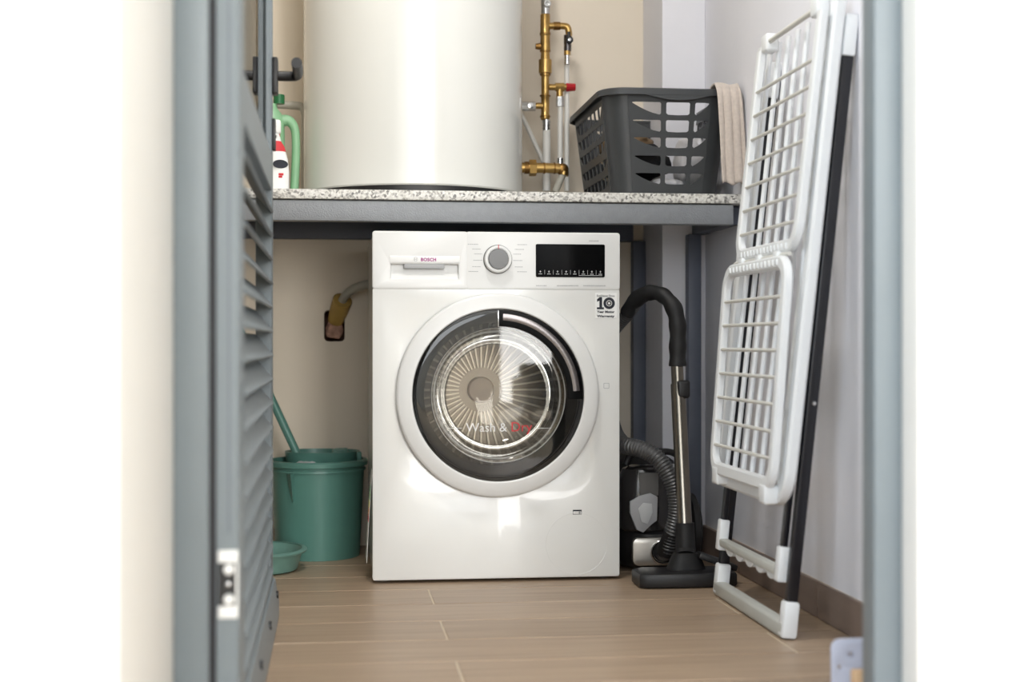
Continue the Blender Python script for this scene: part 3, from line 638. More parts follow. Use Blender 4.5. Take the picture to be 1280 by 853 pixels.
# pipe on the other flank of the heater
q = lambda u, v: P(u, v, y=4.12)
tag(obj('white_waste_pipe', B().tube(smooth_path([q(318, 129), q(340, 130), q(354, 131), q(368, 132), q(377, 134), q(381, 142), q(381.5, 160), q(381.5, 239.5)], 6), 0.0115, 14), M['pipeg']), 'pale pipe bending down beside the water heater behind the green bottle', 'pipe')

# ================================================================== BOTTLES at the open door
def bottle_loft(secs, cx, cy, rot=0): return B().loft([ring_se(cx, cy, SZ+z, rx, ry, e, 32, rot) for z, rx, ry, e in secs])
gx, gy = P(346, 200, y=3.86).x, 3.86
gb = thing('green_bottle', (gx, gy, SZ), 'pale green detergent bottle with handle and dark green cap', 'bottle')
zg = lambda v: P(346, v, y=gy).z-SZ
obj('bottle_body', bottle_loft([(0.0005, 0.03, 0.03, 3), (0.004, 0.034, 0.034, 3), (0.10, 0.034, 0.034, 3), (0.135, 0.033, 0.034, 3), (zg(160), 0.032, 0.033, 2.6), (zg(150), 0.030, 0.030, 2.4), (zg(142), 0.024, 0.024, 2), (zg(136), 0.014, 0.014, 2), (zg(130), 0.0125, 0.0125, 2)], gx-0.012, gy), M['green'], gb)
hpts = smooth_path([V(gx+0.005, gy, SZ+zg(152)), V(gx+0.030, gy, SZ+zg(151)), V(gx+0.046, gy, SZ+zg(162)), V(gx+0.049, gy, SZ+zg(185)), V(gx+0.047, gy, SZ+zg(215)), V(gx+0.044, gy, SZ+0.003+0.011)], 6)
obj('handle', B().tube(hpts, [0.017-0.006*min(1, i/12) for i in range(len(hpts))], 14), M['green'], gb)
obj('foot', bottle_loft([(0.0005, 0.022, 0.03, 3), (0.018, 0.021, 0.029, 3)], gx+0.030, gy), M['green'], gb)
obj('cap', B().lathe([(0, zg(118.5)), (0.0135, zg(118.5)), (0.0145, zg(120)), (0.0145, zg(130)), (0, zg(130))], (gx+0.0055, gy, SZ), 'Z', 28), M['dgreen'], gb)
bx_, by_ = P(343, 220, y=3.70).x, 3.70
wb_ = thing('spray_bottle', (bx_, by_, SZ), 'white cleaner bottle with red print and dark blue oval badge', 'bottle')
zw = lambda v: P(346, v, y=by_).z-SZ
prof_b = [(0.0005, 0.032, 0.02, 2.6), (0.004, 0.036, 0.024, 2.6), (zw(215), 0.036, 0.024, 2.6), (zw(200), 0.033, 0.023, 2.4), (zw(185), 0.025, 0.019, 2.2), (zw(176), 0.016, 0.015, 2), (zw(168), 0.013, 0.013, 2)]
obj('bottle_body', bottle_loft(prof_b, bx_, by_), M['label'], wb_)
obj('red_print', bottle_loft([(zw(190), 0.0284, 0.0212, 2.3), (zw(184), 0.0252, 0.0194, 2.2), (zw(177), 0.0170, 0.0158, 2.1)], bx_, by_), M['rprint'], wb_)
ov = shape2d([(0.019*math.cos(2*PI*i/32), 0.0105*math.sin(2*PI*i/32)) for i in range(32)], [], 0.003); ov.transform(Matrix.Translation((bx_+0.0155, by_-0.0225, SZ+zw(206.5))) @ Matrix.Rotation(math.radians(20), 4, 'Z') @ RX)
obj('oval_badge', ov, M['dprint'], wb_)
for v, l in ((219, 0.012), (222, 0.009)): obj('red_print', B().box((bx_+0.011, by_-0.0242, SZ+zw(v+1.5)), (bx_+0.011+l, by_-0.019, SZ+zw(v-1.2)), 0.0005), M['rprint'], wb_)
obj('spray_head', B().box((bx_-0.02, by_-0.012, SZ+zw(168)), (bx_+0.016, by_+0.012, SZ+zw(150)), 0.006, 3), M['label'], wb_)
obj('trigger', B().box((bx_+0.006, by_-0.006, SZ+zw(176)), (bx_+0.014, by_+0.006, SZ+zw(163)), 0.003, 2), M['red'], wb_)

# ================================================================== LAUNDRY BASKET
bk = thing('laundry_basket', (0.83, 3.93, SZ), 'charcoal grey slotted plastic laundry basket on the granite worktop', 'basket')
x0t, x1t, y0t, y1t = 0.672, 1.000, 3.640, 4.170       # rim opening
bz0, bz1 = SZ+0.001, 1.214
# keep clear of the corner pillar: the rear right corner is cut by a big radius
tp = 0.030                                            # taper
def bpos(fx, fy, h):                                  # rim-plane coords -> tapered wall point
    k = (1-(h-bz0)/(bz1-bz0))
    cx, cy = (x0t+x1t)/2, (y0t+y1t)/2
    return V(fx+(cx-fx)/abs(cx-x0t)*tp*k if True else 0, fy+(cy-fy)/abs(cy-y0t)*tp*k, h)
RC = 0.055
Hh = bz1-bz0
def leaf_hole(a, b_, z0, z1, style):
    if style == 0: return [(a+0.012, z1), (b_-0.003, z1), (b_, z1-0.003), (b_, z0+0.004), (b_-0.004, z0)] + [(b_-(b_-a)*t_, z0+(z1-z0)*(t_**1.6)*0.95) for t_ in (0.3, 0.5, 0.7, 0.85, 0.97)] + [(a+0.002, z1-0.001)]
    if style == 1: return [(a, z1-0.003), (a+0.003, z1), (b_-0.003, z1), (b_, z1-0.003), (b_, z0+0.004), (b_-0.005, z0), ((a+b_)/2, z0-0.001), (a+0.005, z0), (a, z0+0.004)]
    return [(a, z1-0.003), (a+0.003, z1), (b_-0.012, z1), (b_-0.002, z1-0.001)]+[(a+(b_-a)*t_, z0+(z1-z0)*(t_**1.6)*0.95) for t_ in (0.97, 0.85, 0.7, 0.5, 0.3)]+[(a+0.004, z0), (a, z0+0.004)]
def wall_panel(L, cols, rows, styles):
    holes = [leaf_hole(a, b_, z0, z1, s_) for (z0, z1) in rows for (a, b_), s_ in zip(cols, styles)]
    return shape2d([(0, 0), (L, 0), (L, Hh), (0, Hh)], holes, 0.0032)
rowsf = [(P(800, v1, y=3.66).z-bz0, P(800, v0, y=3.66).z-bz0) for v0, v1 in ((128.5, 144), (150.5, 165), (172, 184.5), (194.5, 207), (216, 229.5))]
Lf = (x1t-RC)-(x0t+RC); fx0 = x0t+RC
uf = lambda u: P(u, 180, y=3.655).x-fx0
colsf = [(uf(787), uf(825)), (uf(831.5), uf(862)), (uf(868.5), min(uf(905), Lf-0.004))]
mf = wall_panel(Lf, colsf, rowsf, (0, 1, 2))
def place(me, fn):
    for v in me.vertices: v.co = fn(v.co.x, v.co.y, v.co.z)
    return me
obj('basket_wall', place(mf, lambda s_, h, n: bpos(fx0+s_, y0t-n, bz0+h)), M['basket'], bk)
mb_ = wall_panel(Lf, colsf, rowsf, (0, 1, 2)); obj('basket_wall', place(mb_, lambda s_, h, n: bpos(fx0+s_, y1t+n, bz0+h)), M['basket'], bk)
Ls = (y1t-RC)-(y0t+RC); nc = 7; cw = (Ls-0.01)/nc
colss = [(0.008+cw*i, 0.008+cw*i+cw-0.010) for i in range(nc)]; stl = (0, 1, 1, 1, 1, 1, 2)
ms = wall_panel(Ls, colss, rowsf, stl); obj('basket_wall', place(ms, lambda s_, h, n: bpos(x0t-n, y1t-RC-s_, bz0+h)), M['basket'], bk)
ms = wall_panel(Ls, colss, rowsf, stl); obj('basket_wall', place(ms, lambda s_, h, n: bpos(x1t+n, y0t+RC+s_, bz0+h)), M['basket'], bk)
for cx, cy, a0 in ((x0t+RC, y0t+RC, PI), (x1t-RC, y0t+RC, 1.5*PI), (x1t-RC, y1t-RC, 0), (x0t+RC, y1t-RC, PI/2)):
    rings = []
    for h in [bz0+Hh*i/5 for i in range(6)]:
        o_ = [bpos(cx+RC*math.cos(a0+PI/2*j/8), cy+RC*math.sin(a0+PI/2*j/8), h) for j in range(9)]
        i_ = [bpos(cx+(RC-0.0032)*math.cos(a0+PI/2*j/8), cy+(RC-0.0032)*math.sin(a0+PI/2*j/8), h) for j in range(8, -1, -1)]
        rings.append(o_+i_)
    obj('basket_corner', B().loft(rings), M['basket'], bk)
rim = [V(x, y, bz1) for x, y in rrect(x0t, y0t, x1t, y1t, RC, 8)]
obj('basket_rim', B().sweep(rim, (0, 0, 1), [(-0.004, 0.004), (0.006, 0.006), (0.013, 0.003), (0.0145, -0.012), (0.0125, -0.013), (0.010, -0.001), (0.003, -0.001), (-0.004, -0.001)]), M['basket'], bk)
gxm = P(848, 120, y=3.63).x
gl = shape2d([(gxm-0.085, 0.0)]+[(gxm+0.085*t_, -0.013*(1-t_*t_)**1.2) for t_ in [-1+i/8 for i in range(1, 16)]]+[(gxm+0.085, 0.0)], [], 0.003)
gl.transform(Matrix.Translation((0, y0t-0.0125, bz1-0.012)) @ RX); obj('hand_grip', gl, M['basket'], bk)
fb = [V(q_.x, q_.y, 0) for q_ in (bpos(x, y, bz0) for x, y in rrect(x0t+0.001, y0t+0.001, x1t-0.001, y1t-0.001, RC, 8))]
obj('basket_floor', B().loft([[V(p.x, p.y, bz0) for p in fb], [V(p.x, p.y, bz0+0.004) for p in fb]]), M['basket'], bk)
# laundry inside
def lump(name, c, r, m, label, seed, cat='laundry'):
    bm = bmesh.new(); bmesh.ops.create_icosphere(bm, subdivisions=4, radius=1)
    for v in bm.verts:
        n = v.co.normalized(); d = 1+0.22*noise.noise(n*1.6+V(seed, 0, 0))+0.14*(1-abs(noise.noise(n*3.1+V(0, seed, 0)))*2)*0.6+0.04*noise.noise(n*9+V(seed, seed, 0))
        e = 0.72; n2 = V(*(math.copysign(abs(q_)**e, q_) for q_ in n))
        v.co = V(n2.x*r[0], n2.y*r[1], n2.z*r[2])*d*0.86
    zmin = min(v.co.z for v in bm.verts)
    b = B(); b.bm.free(); b.bm = bm
    for v in bm.verts: v.co = v.co+V(c[0], c[1], c[2]-zmin)
    return tag(obj(name, b, m, smooth=180), label, cat)
lump('dark_garment', (0.79, 3.85, bz0+0.045), (0.085, 0.15, 0.05), M['clothb'], 'crumpled black garment lying in the laundry basket', 2.3)
lump('white_sheet', (0.935, 3.85, bz0+0.012), (0.035, 0.10, 0.085), M['cloth'], 'crumpled white cloth standing in the laundry basket beside the towel', 5.1)
lump('pale_cloth', (0.845, 3.72, bz0+0.006), (0.045, 0.035, 0.022), M['cloth'], 'small folded pale cloth on the floor of the laundry basket', 8.7)
lump('brown_garment', (0.80, 4.03, bz0+0.13), (0.08, 0.08, 0.035), M['clothn'], 'brown garment on top of the black one in the laundry basket', 3.9)
# towel over the front right corner of the rim
tw = [(3.72, 1.20), (3.70, 1.214), (3.68, 1.226), (3.655, 1.232), (3.629, 1.228), (3.612, 1.20), (3.608, 1.14), (3.606, 1.08), (3.603, 1.02), (3.600, 0.978)]
tw = smooth_path([V(0, a, b_) for a, b_ in tw], 4); nx = 22; rings = []
for i, p in enumerate(tw):
    t_ = i/(len(tw)-1); row = []
    for j in range(nx+1):
        s_ = j/nx; x = 0.948+0.02*max(0, t_-0.5)+s_*(0.055+0.012*t_)
        f = 0.008*math.sin(s_*9.5+t_*1.5)*min(1, max(0, (t_-0.2)*2))
        row.append(V(x, p.y-abs(f)-0.002, p.z+(0.004*math.sin(s_*12) if t_ > 0.9 else 0)+0.004*math.sin(s_*7)*(1-t_)))
    rings.append(row)
twm = B().loft(rings, ringclosed=False).mesh('towel', 180)
to = obj('towel', twm, M['towel']); so = to.modifiers.new('thick', 'SOLIDIFY'); so.thickness = 0.006; so.offset = 0
tag(to, 'pale beige towel draped over the rim of the laundry basket', 'towel')

# ================================================================== BUCKET, MOP, BASIN
bkx, bky = -0.045, 4.085
bc = thing('mop_bucket', (bkx, bky, 0), 'teal plastic mop bucket with wringer on the floor beside the washing machine', 'bucket')
rb_ = math.radians(-14)
ring_b = lambda z, k, dz=0: ring_se(bkx, bky, z, 0.113+0.013*k, 0.122+0.020*k, 2.05, 56, rb_)
outer = [ring_b(z, z/0.262) for z in (0.0005, 0.004, 0.06, 0.13, 0.2, 0.262)]
inner = [[V(bkx+(p.x-bkx)*0.975, bky+(p.y-bky)*0.975, max(p.z, 0.006)) for p in r] for r in reversed(outer)]
obj('bucket_body', B().loft(outer+inner), M['teal'], bc)
rimp = ring_b(0.258, 1)
obj('bucket_rim', B().sweep(rimp, (0, 0, 1), [(-0.003, 0.006), (0.005, 0.006), (0.009, 0.002), (0.0085, -0.009), (0.005, -0.010), (0.004, -0.004), (-0.001, -0.004)]), M['teal'], bc)
obj('bucket_band', B().sweep(ring_b(0.238, 0.91), (0, 0, 1), [(-0.002, 0.004), (0.004, 0.003), (0.0045, -0.003), (-0.002, -0.004)]), M['teal'], bc)
gp = P(363, 600, y=3.945)
obj('spout_rib', B().loft([[V(gp.x-0.010, 3.955, 0.236), V(gp.x+0.010, 3.955, 0.236), V(gp.x, 3.936, 0.236)], [V(gp.x+0.003, 3.97, 0.158), V(gp.x+0.009, 3.97, 0.158), V(gp.x+0.006, 3.962, 0.158)]]), M['teal'], bc)
# wringer insert: sieve cup standing above the far half of the rim
wo = [ring_se(bkx+0.012, bky+0.045, z, rx, ry, 2.4, 40, rb_) for z, rx, ry in ((0.20, 0.06, 0.05), (0.255, 0.098, 0.085), (0.283, 0.102, 0.088))]
wi = [ring_se(bkx+0.012, bky+0.045, z, rx, ry, 2.4, 40, rb_) for z, rx, ry in ((0.283, 0.096, 0.082), (0.255, 0.092, 0.079), (0.206, 0.055, 0.045))]
obj('wringer', B().loft(wo+wi), M['teal'], bc)
obj('wringer_tab', B().box((0.060, 4.06, 0.255), (0.074, 4.09, 0.284), 0.005, 3), M['teal'], bc)
mp_ = thing('mop', (-0.1, 4.06, 0.2), 'teal mop handle leaning out of the mop bucket', 'mop')
m0, m1 = P(377, 580, y=4.075), P(345, 511, y=4.095); dv = (m1-m0)
obj('mop_handle', B().tube([m0-dv*0.22, m0, m1, m0+dv*3.4], 0.0112, 18), M['teal'], mp_)
mh = lump('mop_head', (m0-dv*0.30)[:2]+(0.205,), (0.045, 0.035, 0.03), M['cloth'], 'x', 4.4)
for kx in ('label', 'category'): del mh[kx]
mh.parent = mp_; mh.location = mh.location-mp_.location
sx = P(430, 566, y=4.06)
tag(lump('cleaning_cloth', (sx.x-0.008, 4.10, 0.262), (0.026, 0.024, 0.016), M['tealp'], 'x', 6.6), 'pale crumpled cleaning cloth in the wringer of the mop bucket', 'cloth')
dn = thing('teal_basin', (-0.20, 3.86, 0), 'shallow teal basin on the floor in front of the mop bucket', 'basin')
bo = [ring_se(-0.205, 3.845, z, rx, ry, 2.2, 48) for z, rx, ry in ((0.0005, 0.105, 0.115), (0.004, 0.111, 0.121), (0.03, 0.119, 0.129), (0.052, 0.126, 0.136))]
bi = [[V(-0.205+(p.x+0.205)*0.97, 3.845+(p.y-3.845)*0.97, max(p.z, 0.005)) for p in r] for r in reversed(bo)]
obj('basin_body', B().loft(bo+bi), M['tealp'], dn)
obj('basin_rim', B().sweep(ring_se(-0.205, 3.845, 0.052, 0.126, 0.136, 2.2, 48), (0, 0, 1), [(-0.004, 0.003), (0.006, 0.003), (0.010, 0.0), (0.009, -0.004), (-0.002, -0.001)]), M['tealp'], dn)

# ================================================================== FILL HOSE coming out of the wall
ih = thing('inlet_hose', P(418, 427, y=YB), 'grey hose in a yellow sleeve coming out of the hole in the back wall', 'hose')
h0, h1 = P(419, 402, y=YB+0.02), P(428, 376, y=YB-0.035)
hp_ = smooth_path([P(417, 415, y=YB+0.05), h0, h1, P(438, 364, y=YB-0.06), P(452, 357.5, y=YB-0.075), P(470, 354, y=YB-0.08), P(500, 352, y=YB-0.08)], 6)
obj('hose_pipe', B().tube(hp_, 0.0125, 16), M['pipeg'], ih)
d_ = (h1-h0).normalized()
s0_, s1_ = h0+d_*0.004, h1+d_*0.002
slv = B().tube([s0_, s0_*0.5+s1_*0.5, s1_], [0.023, 0.0265, 0.028], 18, cap=False)
obj('sleeve', slv, M['yel'], ih); obj('sleeve_plug', B().cyl(s1_-d_*0.006, s1_-d_*0.002, 0.026, seg=18), M['yel'], ih)
fm = lump('foam_filling', P(418, 424, y=YB+0.035), (0.026, 0.018, 0.028), M['foam'], 'x', 1.7)
fm.location = P(418, 424, y=YB+0.018)
for kx in ('label', 'category'): del fm[kx]
fm.parent = ih; fm.location = fm.location-ih.location

# ================================================================== VACUUM CLEANER
vc = thing('vacuum_cleaner', (0.82, 3.75, 0), 'black cylinder vacuum cleaner with ribbed grey hose and steel tube beside the washing machine', 'vacuum cleaner')
vx, vy = 0.812, 3.815
obj('body', B().loft([ring_se(vx, vy+o_, z, rx, ry, 2.7, 48) for z, rx, ry, o_ in ((0.012, 0.085, 0.15, 0), (0.03, 0.098, 0.165, 0), (0.10, 0.102, 0.168, 0), (0.14, 0.100, 0.15, 0.02), (0.22, 0.094, 0.125, 0.04), (0.27, 0.08, 0.10, 0.05), (0.292, 0.05, 0.07, 0.05))]), M['black'], vc)
obj('dust_bin', B().loft([ring_se(0.785, 3.70, z, rx, ry, 2.3, 40) for z, rx, ry in ((0.105, 0.060, 0.052), (0.112, 0.068, 0.060), (0.19, 0.072, 0.062), (0.235, 0.070, 0.060), (0.262, 0.058, 0.052), (0.272, 0.036, 0.034))]), M['bin'], vc)
fy = 3.637
ft = shape2d([(P(u, v, y=fy).x, P(u, v, y=fy).z) for u, v in ((788, 641), (796, 661), (803, 664), (812, 655), (819, 650), (820, 622), (812, 618), (800, 621), (788, 628))], [], 0.012, 0.003)
ft.transform(Matrix.Translation((0, fy-0.004, 0)) @ RX); fto = obj('filter', ft, M['filt'], vc)
ft = shape2d([(P(u, v, y=fy).x, P(u, v, y=fy).z) for u, v in ((801, 619), (800, 592), (822, 592), (822, 619))], [], 0.008, 0.002)
ft.transform(Matrix.Translation((0, fy+0.001, 0)) @ RX); obj('filter_neck', ft, M['rubber'], fto)
ft = shape2d([(P(u, v, y=fy).x, P(u, v, y=fy).z) for u, v in ((797, 636), (801, 652), (808, 654), (814, 640), (813, 630), (803, 629))], [], 0.004, 0.001)
ft.transform(Matrix.Translation((0, fy-0.011, 0)) @ RX); obj('filter_face', ft, M['greyp'], fto)
a, b_ = P(793, 706, y=3.632), P(853, 674, y=3.632)
pm = shape2d(rrect(a.x, a.z, b_.x, b_.z, 0.012, 5), [], 0.02, 0.004); pm.transform(Matrix.Translation((0, 3.642, 0)) @ RX); fpv = obj('front_plate', pm, M['silver'], vc)
ic = P(828, 690, y=3.628)
obj('inlet_ring', B().lathe([(0.031, 0.0), (0.031, 0.008), (0.029, 0.010), (0.026, 0.008), (0.026, 0.0)], ic, 'Y', 36), M['chrome'], fpv)
obj('carry_handle', B().tube(smooth_path([V(0.735, 3.70, 0.272), V(0.75, 3.70, 0.296), V(0.80, 3.70, 0.304), V(0.86, 3.71, 0.300), V(0.89, 3.72, 0.27)], 6), 0.0085, 12), M['black'], vc)
obj('top_trim', B().box((0.842, 3.666, 0.262), (0.886, 3.69, 0.274), 0.003), M['greyp'], vc)
for sx_ in (1,):
    wl = obj('wheel', B().lathe([(0, 0.017), (0.05, 0.016), (0.08, 0.011), (0.094, 0.003), (0.094, -0.011), (0.08, -0.017), (0, -0.017)], (0.925, 3.78, 0.0955), 'X', 48), M['blackr'], vc)
    obj('wheel_cap', B().lathe([(0, 0.021), (0.03, 0.020), (0.035, 0.014)], (0.925, 3.78, 0.0955), 'X', 32), M['black'], wl)
# hose: inlet -> arch -> behind the machine's flank -> hand grip
hpts = [V(ic.x, 3.630, ic.z), V(ic.x+0.004, 3.60, ic.z+0.006), P(841, 665, y=3.578), P(846, 640, y=3.57), P(844, 615, y=3.57), P(834, 590, y=3.575), P(819, 571, y=3.59), P(800, 561.5, y=3.615), P(784, 558, y=3.645), V(0.721, 3.70, 0.330), V(0.7175, 3.78, 0.36), V(0.7165, 3.85, 0.44), V(0.7175, 3.86, 0.54), V(0.722, 3.82, 0.605), P(786, 391, y=3.74), P(796, 376, y=3.70)]
hs_ = resample(smooth_path(hpts, 20), 0.0013); rr = [0.0205+0.0016*math.cos(i*PI/3) for i in range(len(hs_))]
obj('hose', B().tube(hs_, [r_ if i < 0.6*len(rr) else 0.0165+0.0009*math.cos(i*PI/3) for i, r_ in enumerate(rr)], 16), M['hosem'], vc, smooth=60)
obj('hose_cuff', B().tube([hpts[0]+V(0, 0.004, 0), hpts[1], hpts[2]], [0.0245, 0.024, 0.0225], 18), M['blackr'], vc)
gp_ = [P(783, 393, y=3.73), P(793, 377, y=3.705), P(810, 366.5, y=3.665), P(828, 369, y=3.63), P(842, 385, y=3.605), P(847, 408, y=3.60), P(847, 435, y=3.60), P(847, 458, y=3.598)]
gs_ = smooth_path(gp_, 6)
obj('hand_grip', B().tube(gs_, [0.0175+0.0035*min(1, i/10)+0.0012*math.sin(i*1.1)-0.002*(10 < i < 22) for i in range(len(gs_))], 18), M['blackr'], vc)
wt, wb2 = P(846, 452, y=3.598), P(856, 660, y=3.515)
wnd = obj('suction_tube', B().cyl(wt, wt.lerp(wb2, 0.16), 0.0152, seg=24), M['tube'], vc)
obj('suction_tube', B().cyl(wt.lerp(wb2, 0.14), wb2, 0.0180, seg=24), M['tube'], vc)
cl = wt.lerp(wb2, 0.17); obj('slide_catch', B().box(cl+V(-0.006, -0.023, -0.022), cl+V(0.026, 0.016, 0.022), 0.007, 3), M['black'], vc)
obj('tube_socket', B().tube([wb2+V(0, 0, 0.012), wb2+V(0.001, -0.003, -0.05), V(0.842, 3.498, 0.065)], [0.0225, 0.0245, 0.026], 24), M['blackr'], vc)
hd = shape2d([(0.7215, 3.437), (0.735, 3.428), (0.9, 3.428), (0.945, 3.436), (0.95, 3.50), (0.93, 3.535), (0.742, 3.535), (0.7195, 3.515)], [], 0.034, 0.006)
hd.transform(Matrix.Translation((0, 0, 0.0185))); fh = obj('floor_head', hd, M['black'], vc)
obj('head_joint', B().loft([ring_se(0.843, 3.50, z, rx, ry, 2.5, 24) for z, rx, ry in ((0.03, 0.05, 0.03), (0.055, 0.04, 0.028), (0.075, 0.03, 0.026))]), M['blackr'], fh)
pd_ = V(0.915, 3.485, 0.055); obj('foot_pedal', B().box(pd_-V(0.05, 0.022, 0.008), pd_+V(0.05, 0.022, 0.008), 0.005, 2, rot=Matrix.Rotation(math.radians(20), 3, 'Y')), M['black'], fh)

# ================================================================== FOLDED CLOTHES AIRER leaning on the right wall
rk = thing('clothes_airer', (0.89, 3.07, 0), 'folded white clothes airer with black legs leaning against the right wall', 'clothes airer')
YA, YZ = 2.805, 3.338
xl = lambda z: 0.882+0.106*z                          # leg plane
xm = lambda z: 0.851+0.108*z                          # main frame plane
xu = lambda z: 0.816+0.114*z                          # upper wing plane
xw = lambda z: 0.832+0.074*z                          # lower wing plane
def plane_frame(fx, y0, y1, z0, z1, r, w_, t_, open_top=False):
    yz = rrect(y0, z0, y1, z1, r, 6)
    if open_top: yz = [(y0, z1)]+yz[14:]+[(y1, z1)]
    pts = [V(fx(z), y, z) for y, z in yz]
    kx = fx(1)-fx(0); N = V(-1, 0, kx).normalized(); a, b_ = w_/2, t_/2
    return B().sweep(pts, N, [(-a, -b_*0.6), (-a*0.7, -b_), (a*0.7, -b_), (a, -b_*0.6), (a, b_*0.6), (a*0.7, b_), (-a*0.7, b_), (-a, b_*0.6)], closed=not open_top)
# outer legs and the foot
for y in (YA+0.014, YZ-0.014):
    R_ = Matrix.Rotation(math.atan(0.106), 3, 'Y'); zc, hz_ = 0.605, 0.545
    obj('leg', B().box((xl(zc)-0.0115, y-0.011, zc-hz_), (xl(zc)+0.0115, y+0.011, zc+hz_), 0.004, 2, rot=R_), M['rackb'], rk)
    obj('leg_cap', B().box((xl(1.19)-0.0145, y-0.016, 1.145), (xl(1.19)+0.0115, y+0.014, 1.228), 0.004, 2, rot=R_), M['rackw'], rk)
    z = 0.038; obj('foot_sleeve', B().box((xl(z)-0.0165, y-0.018, 0.002), (xl(z)+0.0145, y+0.016, 0.074), 0.006, 2, rot=Matrix.Rotation(0.1, 3, 'Y')), M['rackw'], rk)
obj('foot_bar', B().box((xl(0)-0.015, YA+0.002, 0.001), (xl(0)+0.012, YZ-0.002, 0.034), 0.007, 3), M['rackg'], rk)
obj('rivet', B().lathe([(0.0045, 0.0), (0.004, 0.002), (0, 0.003)], (xl(0.46)+0.002, YA+0.003, 0.462), 'Y', 16), M['chrome'], rk)
# inner legs and notched crossbar
for y in (YA+0.04, YZ-0.04):
    zc, hz_ = 0.60, 0.46; x = xl(zc)-0.016
    obj('inner_leg', B().box((x-0.006, y-0.009, zc-hz_), (x+0.006, y+0.009, zc+hz_), 0.002, 2, rot=Matrix.Rotation(math.atan(0.11), 3, 'Y')), M['rackb'], rk)
    obj('bar_sleeve', B().box((xl(0.13)-0.027, y-0.014, 0.108), (xl(0.13)-0.004, y+0.014, 0.178), 0.004, 2, rot=Matrix.Rotation(0.1, 3, 'Y')), M['rackw'], rk)
xb = xl(0.13)-0.016
cbr = obj('cross_bar', B().box((xb-0.011, YA+0.045, 0.118), (xb+0.011, YZ-0.045, 0.136), 0.004, 2), M['rackg'], rk)
tt = None
for i in range(5):
    y = YA+0.10+i*0.078
    if tt is None:
        tt = obj('hook_tooth', B().loft([[V(xb-0.006, y+0.03*math.cos(a), 0.119+0.014*math.sin(a)) for a in [PI+PI*j/8 for j in range(9)]], [V(xb+0.006, y+0.03*math.cos(a), 0.119+0.014*math.sin(a)) for a in [PI+PI*j/8 for j in range(9)]]]), M['rackw'], cbr)
    else: copy_of(tt, cbr, (0, 0.078*i, 0))
# main frame with lengthwise rails
MZ0, MZ1 = 0.272, 1.262
obj('main_frame', plane_frame(xm, YA+0.012, YZ-0.012, MZ0, MZ1, 0.06, 0.032, 0.024, True), M['rackw'], rk)
mr = None; nr = 7
for i in range(nr):
    y = YA+0.065+i*(YZ-YA-0.13)/(nr-1)
    if mr is None: mr = obj('rail', B().cyl((xm(MZ0+0.01), y, MZ0+0.01), (xm(MZ1-0.01), y, MZ1-0.01), 0.0060, seg=8), M['rackw'], rk)
    else: copy_of(mr, rk, (0, y-YA-0.065, 0))
# the two wings with cross wires
def wing(fx, y0, y1, z0, z1, zw0, dz, comb_z, open_top=False):
    wg = obj('wing', plane_frame(fx, y0, y1, z0, z1, 0.045, 0.027, 0.018, open_top), M['rackw'], rk)
    first = None; kx = fx(1)-fx(0)
    for i in range(7):
        z = zw0+dz*i
        if first is None: first = obj('wire', B().cyl((fx(z)-0.004, y0, z), (fx(z)-0.004, y1, z), 0.0040, seg=8), M['wire'], wg)
        else: copy_of(first, wg, (kx*dz*i, 0, dz*i))
    cbm = B()
    for i in range(14):
        y = y0+0.05+i*(y1-y0-0.1)/13
        cbm.box((fx(comb_z)-0.0125, y-0.007, comb_z-0.006), (fx(comb_z)-0.008, y+0.007, comb_z+0.006), 0.001, 1)
    obj('peg_strip', cbm, M['rackw'], wg)
    return wg
wu = wing(xu, 2.825, 3.245, 0.775, 1.236, 0.822, 0.0535, 0.775, True)
wl_ = wing(xw, 2.825, 3.275, 0.300, 0.742, 0.352, 0.0535, 0.742)
# hinge clips between wings and at the ends
for y, z, fx in ((3.205, 1.248, xu), (2.862, 1.252, xu), (3.235, 0.285, xw), (2.865, 0.280, xw)):
    c_ = V(fx(z)+0.004, y, z); obj('hinge_clip', B().box(c_-V(0.014, 0.022, 0.02), c_+V(0.016, 0.022, 0.02), 0.006, 3), M['rackw'], rk)
obj('hinge_rod', B().cyl((xu(1.25), 2.845, 1.25), (xu(1.25), 3.22, 1.25), 0.006, seg=10), M['wire'], rk)
obj('hinge_rod', B().cyl((0.897, 2.85, 0.7585), (0.897, 3.25, 0.7585), 0.0045, seg=10), M['wire'], rk)
for y in (2.92, 3.05, 3.18): obj('hinge_clip', B().box((0.887, y-0.014, 0.750), (0.908, y+0.014, 0.767), 0.003, 2), M['rackw'], rk)

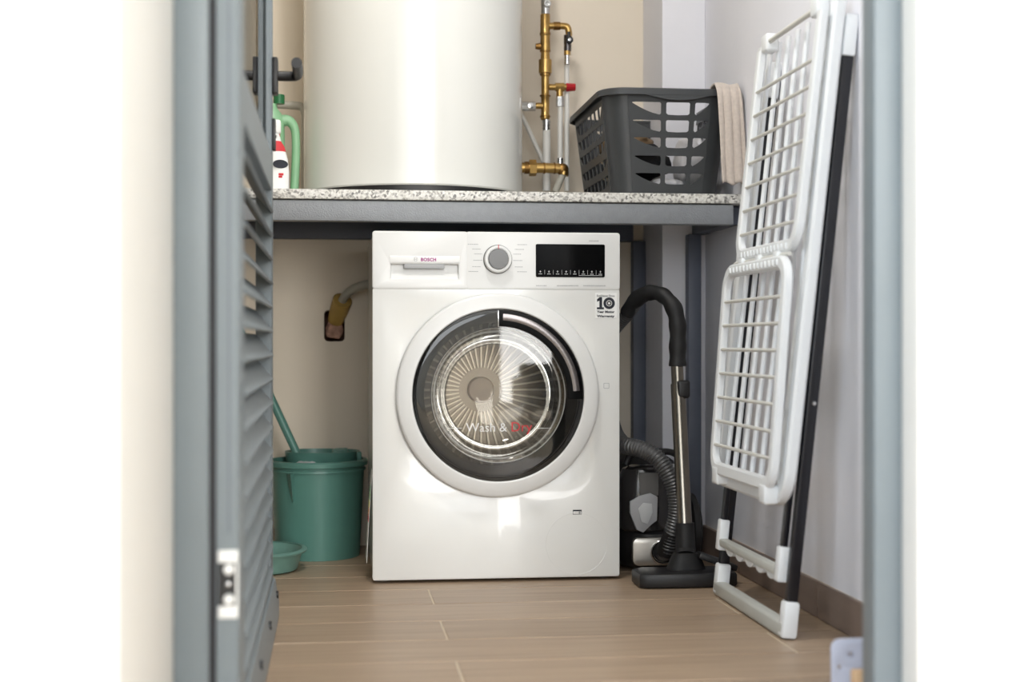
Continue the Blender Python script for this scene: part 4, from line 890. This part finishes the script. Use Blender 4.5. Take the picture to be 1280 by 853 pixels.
# ================================================================== furniture behind the camera (seen mirrored in the porthole glass)
ar = thing('armchair', (1.56, -3.0, 0), 'low slate grey upholstered armchair near the balcony door', 'armchair')
obj('seat', B().box((1.35, -3.3, 0.10), (1.77, -2.75, 0.27), 0.04, 3), M['slate'], ar); obj('backrest', B().box((1.35, -3.42, 0.10), (1.77, -3.28, 0.50), 0.04, 3), M['slate'], ar)
for x in (1.28, 1.76): obj('armrest', B().box((x, -3.4, 0.09), (x+0.08, -2.75, 0.38), 0.03, 3), M['slate'], ar)
for x in (1.35, 1.74):
    for y in (-3.36, -2.8): obj('leg', B().cyl((x+0.02, y, 0.001), (x+0.02, y, 0.11), 0.014, 0.022, 12), M['brownw'], ar)
sbd = thing('side_cabinet', (2.150, -3.2, 0), 'low brown wooden side cabinet next to the armchair', 'cabinet')
obj('body', B().box((1.950, -3.4, 0.10), (2.400, -3.0, 0.52), 0.004), M['brownw'], sbd); obj('top', B().box((1.940, -3.41, 0.521), (2.410, -2.985, 0.545), 0.004), M['brownw'], sbd)
for x in (1.956, 2.178):
    d2 = obj('cabinet_door', B().box((x, -2.999, 0.11), (x+0.216, -2.985, 0.51), 0.003), M['brownw'], sbd)
    obj('knob', B().cyl((x+0.19 if x < 2.05 else x+0.026, -2.986, 0.33), (x+0.19 if x < 2.05 else x+0.026, -2.965, 0.33), 0.006, 0.011, 14), M['brass'], d2)
for x in (1.980, 2.37):
    for y in (-3.37, -3.03): obj('leg', B().cyl((x, y, 0.001), (x, y, 0.105), 0.012, 0.018, 12), M['brownw'], sbd)

# ================================================================== small things by the door post
lp = thing('lavender_panel', (0.86, 2.27, 0), 'pale lavender plastic panel with star cut-out standing beside the door post', 'panel')
cxs, czs = P(1063, 818, y=2.27).x, P(1063, 818, y=2.27).z
star = []
for i in range(14):
    a = 2*PI*i/14+PI/2; r_ = 0.017 if i % 2 == 0 else 0.0045; star.append((cxs+r_*math.cos(a), czs+r_*math.sin(a)))
hc = P(1049, 834, y=2.27); L0, Zt = P(1038, 840, y=2.27).x, P(1050, 800, y=2.27).z
def prr(): 
    o = rrect(L0, 0.001, XR-0.02, Zt, 0.012, 5); return [(x+(0.006*((z-0.06)/0.06)**2 if x < L0+0.02 else 0), z) for x, z in o]
me = shape2d(prr(), [star, circ(hc.x, hc.z, 0.0048, 20)], 0.008, 0.0015); me.transform(Matrix.Translation((0, 2.27, 0)) @ RX); obj('panel_board', me, M['lav'], lp)
wbk = P(1071, 848, y=2.24)
tag(obj('wooden_block', B().box((wbk.x-0.007, 2.228, 0.001), (wbk.x+0.03, 2.252, P(1071, 838, y=2.24).z), 0.003, 2), M['peach']), 'small pale wooden block in front of the lavender panel', 'block')
